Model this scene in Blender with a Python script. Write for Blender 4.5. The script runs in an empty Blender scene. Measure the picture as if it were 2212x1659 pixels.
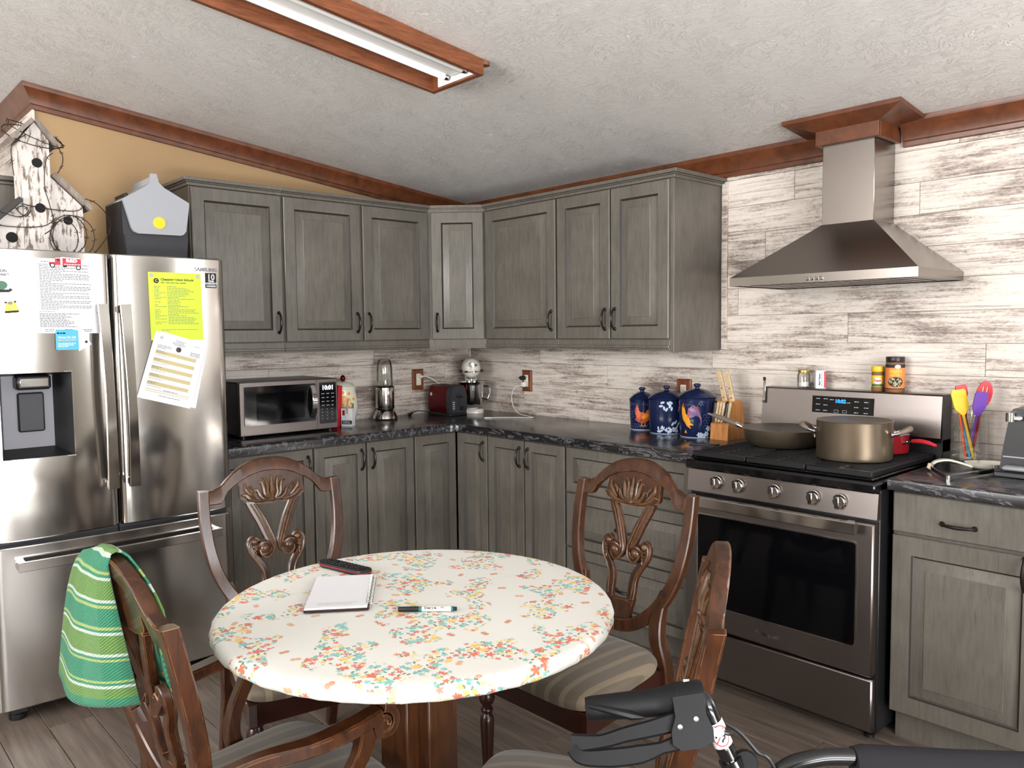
import bpy, bmesh, math, random
from mathutils import Vector, Matrix, Euler
random.seed(11)
PI = math.pi
sc = bpy.context.scene
COL = sc.collection

# ------------------------------------------------------------------ camera, light, exposure
def make_camera():
    cam = bpy.data.cameras.new('camera'); o = bpy.data.objects.new('camera', cam); COL.objects.link(o)
    yaw, pitch, roll = 2.4011376359290235, -0.06558855021083446, -0.010458766155508918
    f = Vector((math.cos(pitch)*math.cos(yaw), math.cos(pitch)*math.sin(yaw), math.sin(pitch)))
    r = Vector((math.sin(yaw), -math.cos(yaw), 0)); u = r.cross(f)
    r2 = r*math.cos(roll)+u*math.sin(roll); u2 = u*math.cos(roll)-r*math.sin(roll)
    m = Matrix((r2, u2, -f)).transposed().to_4x4()
    m.translation = (4.0752298, -3.3503789, 1.4296998)
    o.matrix_world = m
    cam.sensor_width = 36; cam.lens = 36*1723.9788/2212
    cam.clip_start = .02; cam.clip_end = 60
    sc.camera = o
make_camera()
w = bpy.data.worlds.new('World'); sc.world = w; w.use_nodes = True
w.node_tree.nodes['Background'].inputs[0].default_value = (.82, .91, 1.0, 1)
w.node_tree.nodes['Background'].inputs[1].default_value = 1.1
def area(name, loc, target, sx, sy, power, col):
    l = bpy.data.lights.new(name, 'AREA'); l.shape = 'RECTANGLE'; l.size = sx; l.size_y = sy
    l.energy = power; l.color = col
    o = bpy.data.objects.new(name, l); COL.objects.link(o); o.location = loc
    d = Vector(target)-Vector(loc); o.rotation_euler = d.to_track_quat('-Z', 'Y').to_euler()
    return o
# daylight entering by the windows of the open-plan room behind the camera, and two added ceiling uplights
area('window_daylight', (2.2, -7.12, 1.95), (2.4, -3.8, 3.8), 2.9, 1.4, 190, (1, .98, .95))
area('patio_daylight', (7.12, -3.4, 1.85), (3.4, -3.0, 3.9), 2.6, 1.3, 165, (.98, .99, 1))
area('added_uplight_patio', (7.62, -3.4, .02), (5.9, -3.3, 1.7), 2.6, 1.0, 260, (1, .985, .96))  # added unseen uplight beyond the patio opening, there to brighten the ceiling
area('added_uplight_window', (2.2, -7.7, .55), (2.3, -6.0, 2.1), 2.9, 1.0, 200, (1, .985, .96))  # second added uplight, unseen outside the far window, also lifts the ceiling
area('sink_window_daylight', (5.1, .12, 1.75), (4.2, -2.2, 2.6), 1.3, .95, 26, (.94, .97, 1))
sc.view_settings.view_transform = 'Standard'
sc.view_settings.look = 'None'
sc.view_settings.exposure = 0.47
sc.view_settings.gamma = 1
sc.view_settings.use_curve_mapping = False
sc.cycles.max_bounces = 10; sc.cycles.diffuse_bounces = 4; sc.cycles.glossy_bounces = 4
sc.cycles.transmission_bounces = 10; sc.cycles.transparent_max_bounces = 16
sc.cycles.caustics_reflective = False; sc.cycles.caustics_refractive = False
sc.cycles.sample_clamp_indirect = 4

# ------------------------------------------------------------------ materials
def lin(c):
    c = c/255.0
    return c/12.92 if c <= .04045 else ((c+.055)/1.055)**2.4
def C(*rgb): return tuple(lin(x) for x in rgb)+(1,)
class NT:
    def __init__(s, name):
        s.m = bpy.data.materials.new(name); s.m.use_nodes = True; s.t = s.m.node_tree
        s.n = s.t.nodes; s.b = s.n['Principled BSDF']
    def node(s, typ, **kw):
        n = s.n.new(typ)
        for k, v in kw.items():
            if k.startswith('i_'):
                key = k[2:]; key = int(key) if key.isdigit() else key.replace('_', ' ')
                n.inputs[key].default_value = v
            else: setattr(n, k, v)
        return n
    def ln(s, a, ao, b, bi): s.t.links.new(a.outputs[ao], b.inputs[bi])
    def coord(s, scale=(1, 1, 1), kind='Object', rnd=True, rot=(0, 0, 0)):
        tc = s.node('ShaderNodeTexCoord'); mp = s.node('ShaderNodeMapping')
        mp.inputs['Scale'].default_value = scale; mp.inputs['Rotation'].default_value = rot
        if rnd:
            oi = s.node('ShaderNodeObjectInfo'); ad = s.node('ShaderNodeVectorMath', operation='ADD')
            mu = s.node('ShaderNodeMath', operation='MULTIPLY'); mu.inputs[1].default_value = 37.0
            s.ln(oi, 'Random', mu, 0); s.ln(mu, 0, ad, 1); s.ln(tc, kind, ad, 0); s.ln(ad, 0, mp, 'Vector')
        else: s.ln(tc, kind, mp, 'Vector')
        return mp
    def noise(s, mp, scale=5, detail=4, rough=.55, dist=0):
        n = s.node('ShaderNodeTexNoise'); n.inputs['Scale'].default_value = scale
        n.inputs['Detail'].default_value = detail; n.inputs['Roughness'].default_value = rough
        n.inputs['Distortion'].default_value = dist
        s.ln(mp, 0, n, 'Vector'); return n
    def ramp(s, src, out, stops, interp='LINEAR'):
        r = s.node('ShaderNodeValToRGB'); cr = r.color_ramp; cr.interpolation = interp
        while len(cr.elements) < len(stops): cr.elements.new(.5)
        for e, (p, c) in zip(cr.elements, stops): e.position = p; e.color = c
        s.ln(src, out, r, 0); return r
    def mix(s, a, b, fac, mode='MIX'):
        m = s.node('ShaderNodeMix', data_type='RGBA', blend_type=mode)
        for v, i in ((fac, 0), (a, 6), (b, 7)):
            if isinstance(v, tuple) and len(v) == 2 and not isinstance(v[0], (int, float)): s.ln(v[0], v[1], m, i)
            else: m.inputs[i].default_value = v
        return (m, 2)
    def math(s, op, a, b=0.0):
        m = s.node('ShaderNodeMath', operation=op)
        for v, i in ((a, 0), (b, 1)):
            if isinstance(v, tuple): s.ln(v[0], v[1], m, i)
            else: m.inputs[i].default_value = v
        return (m, 0)
    def color(s, src): s.ln(src[0], src[1], s.b, 'Base Color')
    def bump(s, src, strength=.3, dist=.002):
        b = s.node('ShaderNodeBump'); b.inputs['Strength'].default_value = strength; b.inputs['Distance'].default_value = dist
        s.ln(src[0], src[1], b, 'Height'); s.ln(b, 0, s.b, 'Normal')
    def set(s, **kw):
        for k, v in kw.items(): s.b.inputs[k.replace('_', ' ')].default_value = v
        return s
def plain(name, rgb, rough=.5, metal=0, **kw):
    t = NT(name); t.set(Base_Color=C(*rgb), Roughness=rough, Metallic=metal, **kw)
    n = t.noise(t.coord((1, 1, 1)), 14, 2)                      # a breath of wear in the gloss
    r = t.math('MULTIPLY_ADD', (n, 0), .12); r[0].inputs[2].default_value = max(0, rough-.06)
    t.ln(r[0], 0, t.b, 'Roughness'); return t.m
def glass(name, rgb=(250, 250, 249)):
    t = NT(name); tr = t.node('ShaderNodeBsdfTransparent'); tr.inputs[0].default_value = C(*rgb)
    gl = t.node('ShaderNodeBsdfGlossy'); gl.inputs['Roughness'].default_value = .03
    fr_ = t.node('ShaderNodeLayerWeight'); fr_.inputs['Blend'].default_value = .22
    k = t.math('MULTIPLY_ADD', (fr_, 'Fresnel'), .75); k[0].inputs[2].default_value = .03
    mx = t.node('ShaderNodeMixShader'); t.ln(k[0], 0, mx, 0); t.ln(tr, 0, mx, 1); t.ln(gl, 0, mx, 2)
    t.t.links.new(mx.outputs[0], t.n['Material Output'].inputs['Surface']); t.n.remove(t.b); return t.m
def emit(name, rgb, e):
    t = NT(name); t.set(Base_Color=C(*rgb), Emission_Color=C(*rgb), Emission_Strength=e); return t.m
def m_cabinet():
    t = NT('glazed_grey_cabinet'); mp = t.coord((9, 9, 1.1))
    g = t.noise(mp, 9, 6, .6); bl = t.noise(t.coord((1, 1, 1)), 5, 3)
    a = t.ramp(g, 0, [(.25, C(70, 66, 60)), (.5, C(95, 90, 83)), (.75, C(108, 103, 95))])
    b = t.ramp(bl, 0, [(.3, C(82, 78, 72)), (.7, C(111, 106, 98))])
    c = t.mix((a, 0), (b, 0), .45)
    st = t.noise(t.coord((26, 26, 1.3)), 6, 2, .5); sr = t.ramp(st, 0, [(.66, (0, 0, 0, 1)), (.74, (1, 1, 1, 1))])
    k = t.math('MULTIPLY', (sr, 0), .4)
    t.color(t.mix(c, C(46, 42, 38), k)); t.set(Roughness=.33); t.bump((g, 0), .06, .001)
    return t.m
def m_wood(name, dark, light, sc_=(1, 14, 14), rough=.35, scale=3.0, bumpy=.1, kind='Object'):
    t = NT(name); n = t.noise(t.coord(sc_, kind), scale, 7, .62, .6)
    r = t.ramp(n, 0, [(.3, C(*dark)), (.68, C(*light))]); t.color((r, 0)); t.set(Roughness=rough)
    t.bump((n, 0), bumpy, .001); return t.m
def m_chair():
    t = NT('worn_walnut'); n = t.noise(t.coord((6, 6, 1.5)), 6, 6, .6, .5)
    r = t.ramp(n, 0, [(.3, C(40, 21, 11)), (.7, C(72, 39, 19))])
    bv = t.node('ShaderNodeBevel', samples=4); bv.inputs['Radius'].default_value = .0028
    ge = t.node('ShaderNodeNewGeometry'); d = t.node('ShaderNodeVectorMath', operation='DOT_PRODUCT')
    t.ln(bv, 0, d, 0); t.ln(ge, 'Normal', d, 1)
    e = t.ramp(d, 'Value', [(.84, (1, 1, 1, 1)), (.93, (0, 0, 0, 1))])
    ch = t.noise(t.coord((1, 1, 1)), 26, 3); cr = t.ramp(ch, 0, [(.44, (0, 0, 0, 1)), (.52, (1, 1, 1, 1))])
    k = t.math('MULTIPLY', (e, 0), (cr, 0))
    t.color(t.mix((r, 0), C(186, 130, 84), k)); t.set(Roughness=.27); return t.m
def m_plank(name='whitewashed_plank', warm=0):
    t = NT(name)
    big = t.noise(t.coord((.9, 2.4, 2.4)), 2.6, 3, .5, .4)
    a = t.noise(t.coord((1.3, 20, 20)), 3.2, 7, .66, .3)
    c = t.noise(t.coord((10, 26, 26)), 5, 6, .75, .6)
    s1 = t.math('MULTIPLY', (a, 0), .62); s2 = t.math('MULTIPLY_ADD', (big, 0), .55); t.ln(s1[0], 0, s2[0], 2)
    s3 = t.math('MULTIPLY_ADD', (c, 0), .42); t.ln(s2[0], 0, s3[0], 2)
    r = t.ramp(s3[0], 0, [(.58, C(98, 86, 80)), (.665, C(136, 122, 114)), (.745, C(184, 171, 162)), (.80, C(208, 198, 188)), (.95, C(220, 211, 202))])
    gl = t.noise(t.coord((.7, 70, 70)), 3, 4, .55); gr = t.ramp(gl, 0, [(.60, (0, 0, 0, 1)), (.68, (1, 1, 1, 1))])
    k = t.math('MULTIPLY', (gr, 0), .6)
    t.color(t.mix((r, 0), C(104, 90, 84), k)); t.set(Roughness=.5); t.bump((s3[0], 0), .15, .001); return t.m
def m_counter():
    t = NT('black_marble_laminate'); d = t.noise(t.coord((1, 1, 1), rnd=False), 2.2, 4, .6, .4)
    mp = t.coord((2.2, 7, 7), rnd=False, rot=(0, .35, .5)); v = t.noise(mp, 3.2, 7, .68, 2.2)
    r = t.ramp(v, 0, [(.36, C(17, 17, 19)), (.53, C(34, 33, 36)), (.585, C(120, 118, 122)), (.615, C(44, 43, 46)), (.66, C(22, 21, 24)), (.70, C(92, 90, 94)), (.73, C(26, 25, 28))])
    t.color(t.mix((r, 0), C(24, 23, 25), .25)); t.set(Roughness=.2); return t.m
def m_floor():
    t = NT('grey_brown_floor_board'); n = t.noise(t.coord((1, 16, 16)), 3, 6, .6, .4)
    r = t.ramp(n, 0, [(.3, C(84, 74, 66)), (.55, C(112, 99, 89)), (.75, C(130, 117, 106))])
    oi = t.node('ShaderNodeObjectInfo'); v = t.math('MULTIPLY_ADD', (oi, 'Random'), .25); v[0].inputs[2].default_value = .87
    h = t.node('ShaderNodeHueSaturation'); t.ln(v[0], 0, h, 'Value'); t.ln(r, 0, h, 'Color')
    t.color((h, 0)); t.set(Roughness=.42); t.bump((n, 0), .1, .001); return t.m
def m_steel(name, rgb, rough=.24, sc_=(260, 260, 1.5)):
    t = NT(name); n = t.noise(t.coord(sc_), 2, 2, .5)
    r = t.math('MULTIPLY_ADD', (n, 0), .06); r[0].inputs[2].default_value = rough-.03
    t.ln(r[0], 0, t.b, 'Roughness'); t.set(Base_Color=C(*rgb), Metallic=1.0); t.bump((n, 0), .004, .0003); return t.m
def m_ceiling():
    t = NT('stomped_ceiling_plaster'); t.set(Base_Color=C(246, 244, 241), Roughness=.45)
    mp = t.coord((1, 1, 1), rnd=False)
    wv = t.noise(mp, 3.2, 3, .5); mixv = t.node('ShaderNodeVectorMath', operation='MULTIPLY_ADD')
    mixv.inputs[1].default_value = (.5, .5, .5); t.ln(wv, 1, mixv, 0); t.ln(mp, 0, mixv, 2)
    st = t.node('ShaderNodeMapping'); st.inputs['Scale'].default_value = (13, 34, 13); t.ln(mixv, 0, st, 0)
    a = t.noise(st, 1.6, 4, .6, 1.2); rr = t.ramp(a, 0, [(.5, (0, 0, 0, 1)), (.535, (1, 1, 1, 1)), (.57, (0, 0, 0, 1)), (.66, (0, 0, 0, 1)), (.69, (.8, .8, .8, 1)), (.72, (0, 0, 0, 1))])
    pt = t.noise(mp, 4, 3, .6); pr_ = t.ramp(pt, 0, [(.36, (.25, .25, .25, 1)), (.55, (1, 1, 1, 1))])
    h = t.math('MULTIPLY', (rr, 0), (pr_, 0)); t.bump(h, .7, .007); t.color(t.mix(C(222, 219, 216), C(255, 254, 251), h)); return t.m  # ridges coloured lighter than the flats, painting in the light they catch
def m_cloth_print():
    t = NT('floral_cloth')
    uv = t.coord((1, 1, 1), 'UV', rnd=False)
    cl = t.noise(uv, 8.0, 1.2, .5); cm = t.ramp(cl, 0, [(.505, (0, 0, 0, 1)), (.525, (1, 1, 1, 1))])
    base = (C(218, 216, 210)); cur = None
    def layer(scale, R, petals, colors, seed, prob, mask, cur, soft=.35):
        mp = t.coord((scale, scale, scale), 'UV', rnd=False); mp.inputs['Location'].default_value = (seed, seed*1.7, 0)
        vo = t.node('ShaderNodeTexVoronoi', voronoi_dimensions='2D'); vo.inputs['Scale'].default_value = 1; vo.inputs['Randomness'].default_value = .75
        t.ln(mp, 0, vo, 'Vector')
        df = t.node('ShaderNodeVectorMath', operation='SUBTRACT'); t.ln(mp, 0, df, 0); t.ln(vo, 'Position', df, 1)
        sp = t.node('ShaderNodeSeparateXYZ'); t.ln(df, 0, sp, 0)
        an = t.math('ARCTAN2', (sp, 1), (sp, 0))
        cs = t.node('ShaderNodeSeparateColor'); t.ln(vo, 'Color', cs, 0)
        ph = t.math('MULTIPLY', (cs, 0), 6.28); an = t.math('ADD', an, ph); an = t.math('MULTIPLY', an, petals/2)
        pe = t.math('ABSOLUTE', t.math('COSINE', an)); pe = t.math('MULTIPLY_ADD', pe, R*.62); pe[0].inputs[2].default_value = R*.38
        ins = t.math('LESS_THAN', (vo, 'Distance'), pe)
        keep = t.math('LESS_THAN', (cs, 1), prob); f = t.math('MULTIPLY', ins, keep)
        if mask is not None: f = t.math('MULTIPLY', f, mask)
        cr = t.ramp(cs, 2, [(i/len(colors), c) for i, c in enumerate(colors)], 'CONSTANT')
        return t.mix(cur, (cr, 0), f)
    leaf = layer(70, .34, 2, [C(112, 120, 88), C(104, 142, 122)], 5.3, .5, (cm, 0), base)
    cur = layer(54, .45, 5, [C(206, 112, 88), C(222, 192, 112), C(136, 190, 184), C(212, 124, 106), C(226, 202, 134), C(118, 178, 174)], 1.1, .74, (cm, 0), leaf)
    cur = layer(34, .42, 5, [C(206, 108, 84), C(222, 190, 106), C(122, 184, 178)], 9.4, .36, (cm, 0), cur)
    inv = t.math('SUBTRACT', 1.0, (cm, 0))
    cur = layer(13, .15, 2, [C(198, 138, 112), C(206, 164, 132)], 3.7, .4, inv, cur)
    t.color(cur); t.set(Roughness=.6); t.b.inputs['Sheen Weight'].default_value = .1
    wr = t.noise(t.coord((1, 1, 1), 'UV', rnd=False), 16, 3); t.bump((wr, 0), .12, .003)
    return t.m
def m_stripe():
    t = NT('striped_upholstery'); tc = t.node('ShaderNodeTexCoord'); sp = t.node('ShaderNodeSeparateXYZ'); t.ln(tc, 'Object', sp, 0)
    s_ = t.math('SINE', t.math('MULTIPLY', (sp, 0), 2*PI/.054))
    r = t.ramp(s_[0], 0, [(.42, C(86, 75, 60)), (.55, C(114, 100, 80))]); t.color((r, 0)); t.set(Roughness=.6)
    t.b.inputs['Sheen Weight'].default_value = .25
    n = t.noise(t.coord((1, 1, 1)), 220, 2); t.bump((n, 0), .15, .001); return t.m
def m_towel():
    t = NT('striped_terry_towel'); tc = t.node('ShaderNodeTexCoord'); sp = t.node('ShaderNodeSeparateXYZ'); t.ln(tc, 'UV', sp, 0)
    te, ye, wh, gr = C(42, 118, 88), C(142, 160, 94), C(168, 184, 170), C(88, 124, 60)
    seq = [(0, gr), (.03, wh), (.045, te), (.115, ye), (.135, te), (.155, wh), (.172, gr), (.30, wh), (.318, te), (.334, ye), (.352, te), (.475, ye), (.494, te), (.510, wh),
           (.528, gr), (.65, wh), (.668, te), (.684, ye), (.702, te), (.825, ye), (.843, te), (.857, wh), (.876, gr), (.945, te)]
    n = t.noise(t.coord((1, 1, 1), 'UV', rnd=False), 34, 2)
    zz = t.math('PINGPONG', t.math('MULTIPLY', (sp, 0), 9.0), .5)
    v = t.math('MULTIPLY_ADD', zz, .012); t.ln(sp, 1, v[0], 2)
    r = t.ramp(v[0], 0, seq, 'CONSTANT'); t.color((r, 0)); t.set(Roughness=.9); t.b.inputs['Sheen Weight'].default_value = .1
    rib = t.math('SINE', t.math('MULTIPLY', t.math('ADD', (sp, 1), t.math('MULTIPLY', zz, .22)), 330.0)); t.bump(rib, .55, .004); return t.m
def m_birdwood():
    t = NT('peeling_white_paint'); a = t.noise(t.coord((9, 9, 2.2)), 5, 6, .7, .4)
    r = t.ramp(a, 0, [(.385, C(112, 98, 86)), (.435, C(150, 138, 128)), (.465, C(204, 196, 191)), (.8, C(218, 212, 208))]); t.color((r, 0)); t.set(Roughness=.75)
    t.bump((a, 0), .3, .002); return t.m
def m_hammered(name, rgb, rough=.34):
    return plain(name, rgb, rough, .85)
MT = dict(
    cab=m_cabinet(), glaze=plain('dark_glaze', (50, 46, 42), .45), bronze=plain('oil_rubbed_bronze', (44, 38, 36), .35, .7),
    trim=m_wood('reddish_oak_trim', (70, 37, 21), (106, 59, 34), (3, 3, 3), .32, 5, .05),
    fixture=m_wood('stained_oak_frame', (84, 44, 24), (132, 76, 44), (30, 3, 30), .38, 4, .15),
    platewood=m_wood('outlet_wood', (90, 44, 22), (134, 76, 44), (20, 20, 2), .35, 5),
    chair=m_chair(), carve=m_wood('gilded_carving', (50, 32, 19), (98, 68, 42), (4, 4, 4), .25, 9, .1),
    plank=m_plank(), counter=m_counter(), floor=m_floor(), steel=m_steel('brushed_steel', (190, 186, 181), .15, (420, 420, 2.5)),
    steelh=m_steel('stove_steel', (134, 126, 123), .30, (2.5, 420, 420)), hood=m_steel('hood_steel', (154, 146, 140), .25, (2.5, 420, 420)),
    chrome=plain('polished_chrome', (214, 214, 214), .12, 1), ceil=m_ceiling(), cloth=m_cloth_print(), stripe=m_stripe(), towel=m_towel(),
    mustard=plain('mustard_wall_paint', (162, 132, 94), .6), white=plain('white_plastic', (232, 230, 226), .4), black=plain('black_plastic', (22, 22, 24), .38),
    blackgloss=plain('black_gloss', (12, 12, 14), .08), ovenglass=plain('oven_glass', (6, 6, 8), .07, Specular_IOR_Level=.22), iron=plain('cast_iron', (18, 18, 20), .5, Specular_IOR_Level=.3), dgrey=plain('charcoal_plastic', (40, 41, 46), .5),
    lgrey=plain('light_grey_plastic', (164, 166, 172), .5), mgrey=plain('dispenser_grey', (124, 123, 130), .45), yellow=plain('yellow_plastic', (248, 196, 30), .4),
    paper=plain('white_paper', (222, 222, 226), .8), lime=plain('lime_paper', (196, 226, 66), .8), ink=plain('grey_ink', (98, 98, 104), .8), inkd=plain('dark_ink', (30, 30, 34), .7),
    tan=plain('khaki_print', (190, 178, 132), .8), blue=plain('sky_blue_card', (78, 172, 214), .6), red=plain('red_print', (196, 34, 52), .5),
    bird=m_birdwood(), greywood=m_wood('grey_roof_board', (104, 94, 86), (146, 136, 126), (10, 10, 2), .7, 5, .2), darkroof=plain('dark_roof_board', (56, 52, 50), .7),
    rust=plain('rusty_wire', (58, 44, 38), .6, .5), hole=plain('hollow_dark', (20, 18, 18), .9),
    glass=glass('clear_glass'), navy=plain('navy_glaze', (24, 33, 66), .12), pan=m_hammered('bronze_anodised', (150, 134, 114), .3), panin=plain('nonstick_grey', (64, 62, 60), .4, .3),
    handle=plain('taupe_silicone', (112, 98, 88), .55), redpan=plain('red_enamel', (150, 28, 36), .3), toast=plain('metallic_red', (92, 14, 20), .22, .75),
    block=m_wood('honey_oak_block', (168, 104, 50), (206, 142, 80), (14, 14, 2), .4, 4), knifewood=m_wood('pale_pakka_handle', (172, 144, 108), (206, 182, 146), (3, 3, 12), .45, 4),
    mixer=plain('ivory_enamel', (222, 216, 206), .2), cream=plain('cream_ceramic', (226, 222, 206), .18),
    table=m_wood('table_oak', (48, 26, 13), (80, 45, 21), (14, 14, 2), .35, 4), cherry=plain('dark_cherry', (46, 20, 14), .25),
    rubber=plain('matte_rubber', (14, 14, 16), .45, Specular_IOR_Level=.22), rollblack=plain('black_powdercoat', (14, 14, 16), .15), foam=plain('charcoal_foam', (36, 35, 38), .95, Specular_IOR_Level=.1),
    tube=emit('fluorescent_tube', (255, 252, 246), .9), white2=plain('white_enamel', (226, 226, 226), .35), clockw=emit('white_led', (225, 235, 255), 1.3), clockb=emit('blue_led', (30, 120, 255), 1.6),
    orange=plain('orange_silicone', (242, 96, 40), .5), yel2=plain('yellow_silicone', (226, 186, 24), .5), purple=plain('purple_silicone', (112, 70, 170), .5),
    red2=plain('red_silicone', (206, 36, 52), .45), blue2=plain('blue_silicone', (58, 142, 196), .5), spice=plain('spice_brown', (120, 84, 56), .8),
    orangelab=plain('orange_label', (222, 132, 70), .5), green=plain('green_print', (44, 96, 66), .5), teal=plain('teal_print', (28, 120, 112), .4),
    gold=plain('brass_lid', (176, 150, 84), .3, .8), salt=plain('white_salt', (236, 236, 236), .9), hen=plain('hen_orange', (206, 92, 54), .3), hen2=plain('hen_dark', (160, 58, 38), .3),
    henw=plain('hen_white', (214, 210, 200), .3), floral=plain('pale_blue_print', (176, 190, 212), .3), mesh=plain('mesh_print', (112, 130, 176), .3), amber=plain('amber_print', (232, 160, 44), .3), plum=plain('plum_print', (84, 80, 140), .3),
    leafg=plain('leaf_print', (96, 124, 56), .3), pillow=plain('cord_white', (226, 224, 218), .5), wallpaint=plain('room_wall', (206, 200, 190), .7), brownfur=plain('added_curtain_brown', (120, 84, 66), .8), sage=plain('sage_wall', (160, 156, 144), .7),
)

# ------------------------------------------------------------------ mesh helpers
class MB:
    def __init__(s): s.v = []; s.f = []; s.m = []
    def add(s, vs, fs, mi=0):
        o = len(s.v); s.v += [tuple(v) for v in vs]; s.f += [tuple(i+o for i in f) for f in fs]
        s.m += [mi]*len(fs) if isinstance(mi, int) else list(mi)
    def box(s, x0, x1, y0, y1, z0, z1, bev=0, mi=0, T=None):
        if x0 > x1: x0, x1 = x1, x0
        if y0 > y1: y0, y1 = y1, y0
        if z0 > z1: z0, z1 = z1, z0
        b = min(bev, (x1-x0)*.45, (y1-y0)*.45, (z1-z0)*.45)
        if b <= 0:
            vs = [(x, y, z) for x in (x0, x1) for y in (y0, y1) for z in (z0, z1)]
            fs = [(0, 1, 3, 2), (4, 6, 7, 5), (0, 4, 5, 1), (2, 3, 7, 6), (0, 2, 6, 4), (1, 5, 7, 3)]
        else:
            vs = []; idx = {}
            X, Y, Z = (x0, x1), (y0, y1), (z0, z1)
            for i in (0, 1):
                for j in (0, 1):
                    for k in (0, 1):
                        for a in range(3):
                            p = [X[i], Y[j], Z[k]]
                            for q, (ind, lo) in enumerate(((i, 0), (j, 0), (k, 0))):
                                if q != a: p[q] += b if ind == 0 else -b
                            idx[i, j, k, a] = len(vs); vs.append(tuple(p))
            fs = []
            for a in range(3):
                u, v = (a+1) % 3, (a+2) % 3
                for e in (0, 1):
                    q = []
                    for cu, cv in ((0, 0), (1, 0), (1, 1), (0, 1)):
                        t = [0, 0, 0]; t[a] = e; t[u] = cu; t[v] = cv; q.append(idx[(*t, a)])
                    fs.append(tuple(q if e else q[::-1]))
                for cu in (0, 1):
                    for cv in (0, 1):
                        t0 = [0, 0, 0]; t1 = [0, 0, 0]; t0[a] = 0; t1[a] = 1
                        for t in (t0, t1): t[u] = cu; t[v] = cv
                        q = [idx[(*t0, u)], idx[(*t1, u)], idx[(*t1, v)], idx[(*t0, v)]]
                        fs.append(tuple(q if (cu == cv) else q[::-1]) if True else 0)
            for i in (0, 1):
                for j in (0, 1):
                    for k in (0, 1):
                        q = [idx[i, j, k, 0], idx[i, j, k, 1], idx[i, j, k, 2]]
                        fs.append(tuple(q if (i+j+k) % 2 else q[::-1]))
        if T is not None: vs = [tuple(T @ Vector(v)) for v in vs]
        s.add(vs, fs, mi)
    def lathe(s, prof, n=24, c=(0, 0, 0), mi=0, axis='z', T=None):
        vs = []; fs = []
        for r, z in prof:
            for i in range(n):
                a = 2*PI*i/n
                p = (r*math.cos(a), r*math.sin(a), z)
                if axis == 'x': p = (p[2], p[0], p[1])
                if axis == 'y': p = (p[1], p[2], p[0])
                p = Vector((p[0]+c[0], p[1]+c[1], p[2]+c[2]))
                vs.append(tuple(T @ p) if T is not None else tuple(p))
        for k in range(len(prof)-1):
            for i in range(n):
                j = (i+1) % n; fs.append((k*n+i, k*n+j, (k+1)*n+j, (k+1)*n+i))
        if prof[0][0] > 1e-6: fs.append(tuple(range(n))[::-1])
        if prof[-1][0] > 1e-6: fs.append(tuple((len(prof)-1)*n+i for i in range(n)))
        s.add(vs, fs, mi)
    def tube(s, path, r, n=8, mi=0, T=None, closed=False):
        P = [Vector(p) for p in path]; R = r if isinstance(r, (list, tuple)) else [r]*len(P)
        vs = []; fs = []; N = len(P)
        t = [(P[(i+1) % N if closed else min(i+1, N-1)]-P[(i-1) % N if closed else max(i-1, 0)]).normalized() for i in range(N)]
        ref = Vector((0, 0, 1)) if abs(t[0].z) < .9 else Vector((1, 0, 0))
        u = t[0].cross(ref).normalized()
        for i in range(N):
            u = (u-t[i]*u.dot(t[i])).normalized(); v = t[i].cross(u)
            for k in range(n):
                a = 2*PI*k/n; p = P[i]+(u*math.cos(a)+v*math.sin(a))*R[i]
                vs.append(tuple(T @ p) if T is not None else tuple(p))
        for i in range(N if closed else N-1):
            j = (i+1) % N
            for k in range(n):
                l = (k+1) % n; fs.append((i*n+k, i*n+l, j*n+l, j*n+k))
        if not closed: fs.append(tuple(range(n))[::-1]); fs.append(tuple((N-1)*n+k for k in range(n)))
        s.add(vs, fs, mi)
    def bar(s, path, side, w, t, mi=0, ch=.12):
        """rectangular section: w along 'side', t across it"""
        P = [Vector(p) for p in path]; N = len(P); sd = Vector(side).normalized()
        W = w if isinstance(w, (list, tuple)) else [w]*N; H = t if isinstance(t, (list, tuple)) else [t]*N
        vs = []; fs = []
        for i in range(N):
            tg = (P[min(i+1, N-1)]-P[max(i-1, 0)]).normalized(); nn = tg.cross(sd).normalized()
            a, b = W[i]/2, H[i]/2; c = min(a, b)*2*ch
            for x, y in ((a, b-c), (a-c, b), (-a+c, b), (-a, b-c), (-a, -b+c), (-a+c, -b), (a-c, -b), (a, -b+c)):
                vs.append(tuple(P[i]+sd*x+nn*y))
        for i in range(N-1):
            for k in range(8):
                l = (k+1) % 8; fs.append((i*8+k, i*8+l, (i+1)*8+l, (i+1)*8+k))
        fs.append(tuple(range(8))[::-1]); fs.append(tuple((N-1)*8+k for k in range(8)))
        s.add(vs, fs, mi)
    def slab(s, poly, a, b, fmap, mi=0):
        n = len(poly); vs = [fmap(x, y, a) for x, y in poly]+[fmap(x, y, b) for x, y in poly]
        fs = [tuple(range(n)), tuple(range(2*n-1, n-1, -1))]+[(i, (i+1) % n, n+(i+1) % n, n+i) for i in range(n)]
        s.add(vs, fs, mi)
    def rings(s, loops, mis, cap=True, capmi=0, back=True):
        n = len(loops[0]); vs = [p for L in loops for p in L]; fs = []; mm = []
        for k in range(len(loops)-1):
            for i in range(n):
                j = (i+1) % n; fs.append((k*n+i, k*n+j, (k+1)*n+j, (k+1)*n+i)); mm.append(mis[k])
        if cap: fs.append(tuple((len(loops)-1)*n+i for i in range(n))); mm.append(capmi)
        if back: fs.append(tuple(range(n))[::-1]); mm.append(0)
        s.add(vs, fs, mm)
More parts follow.
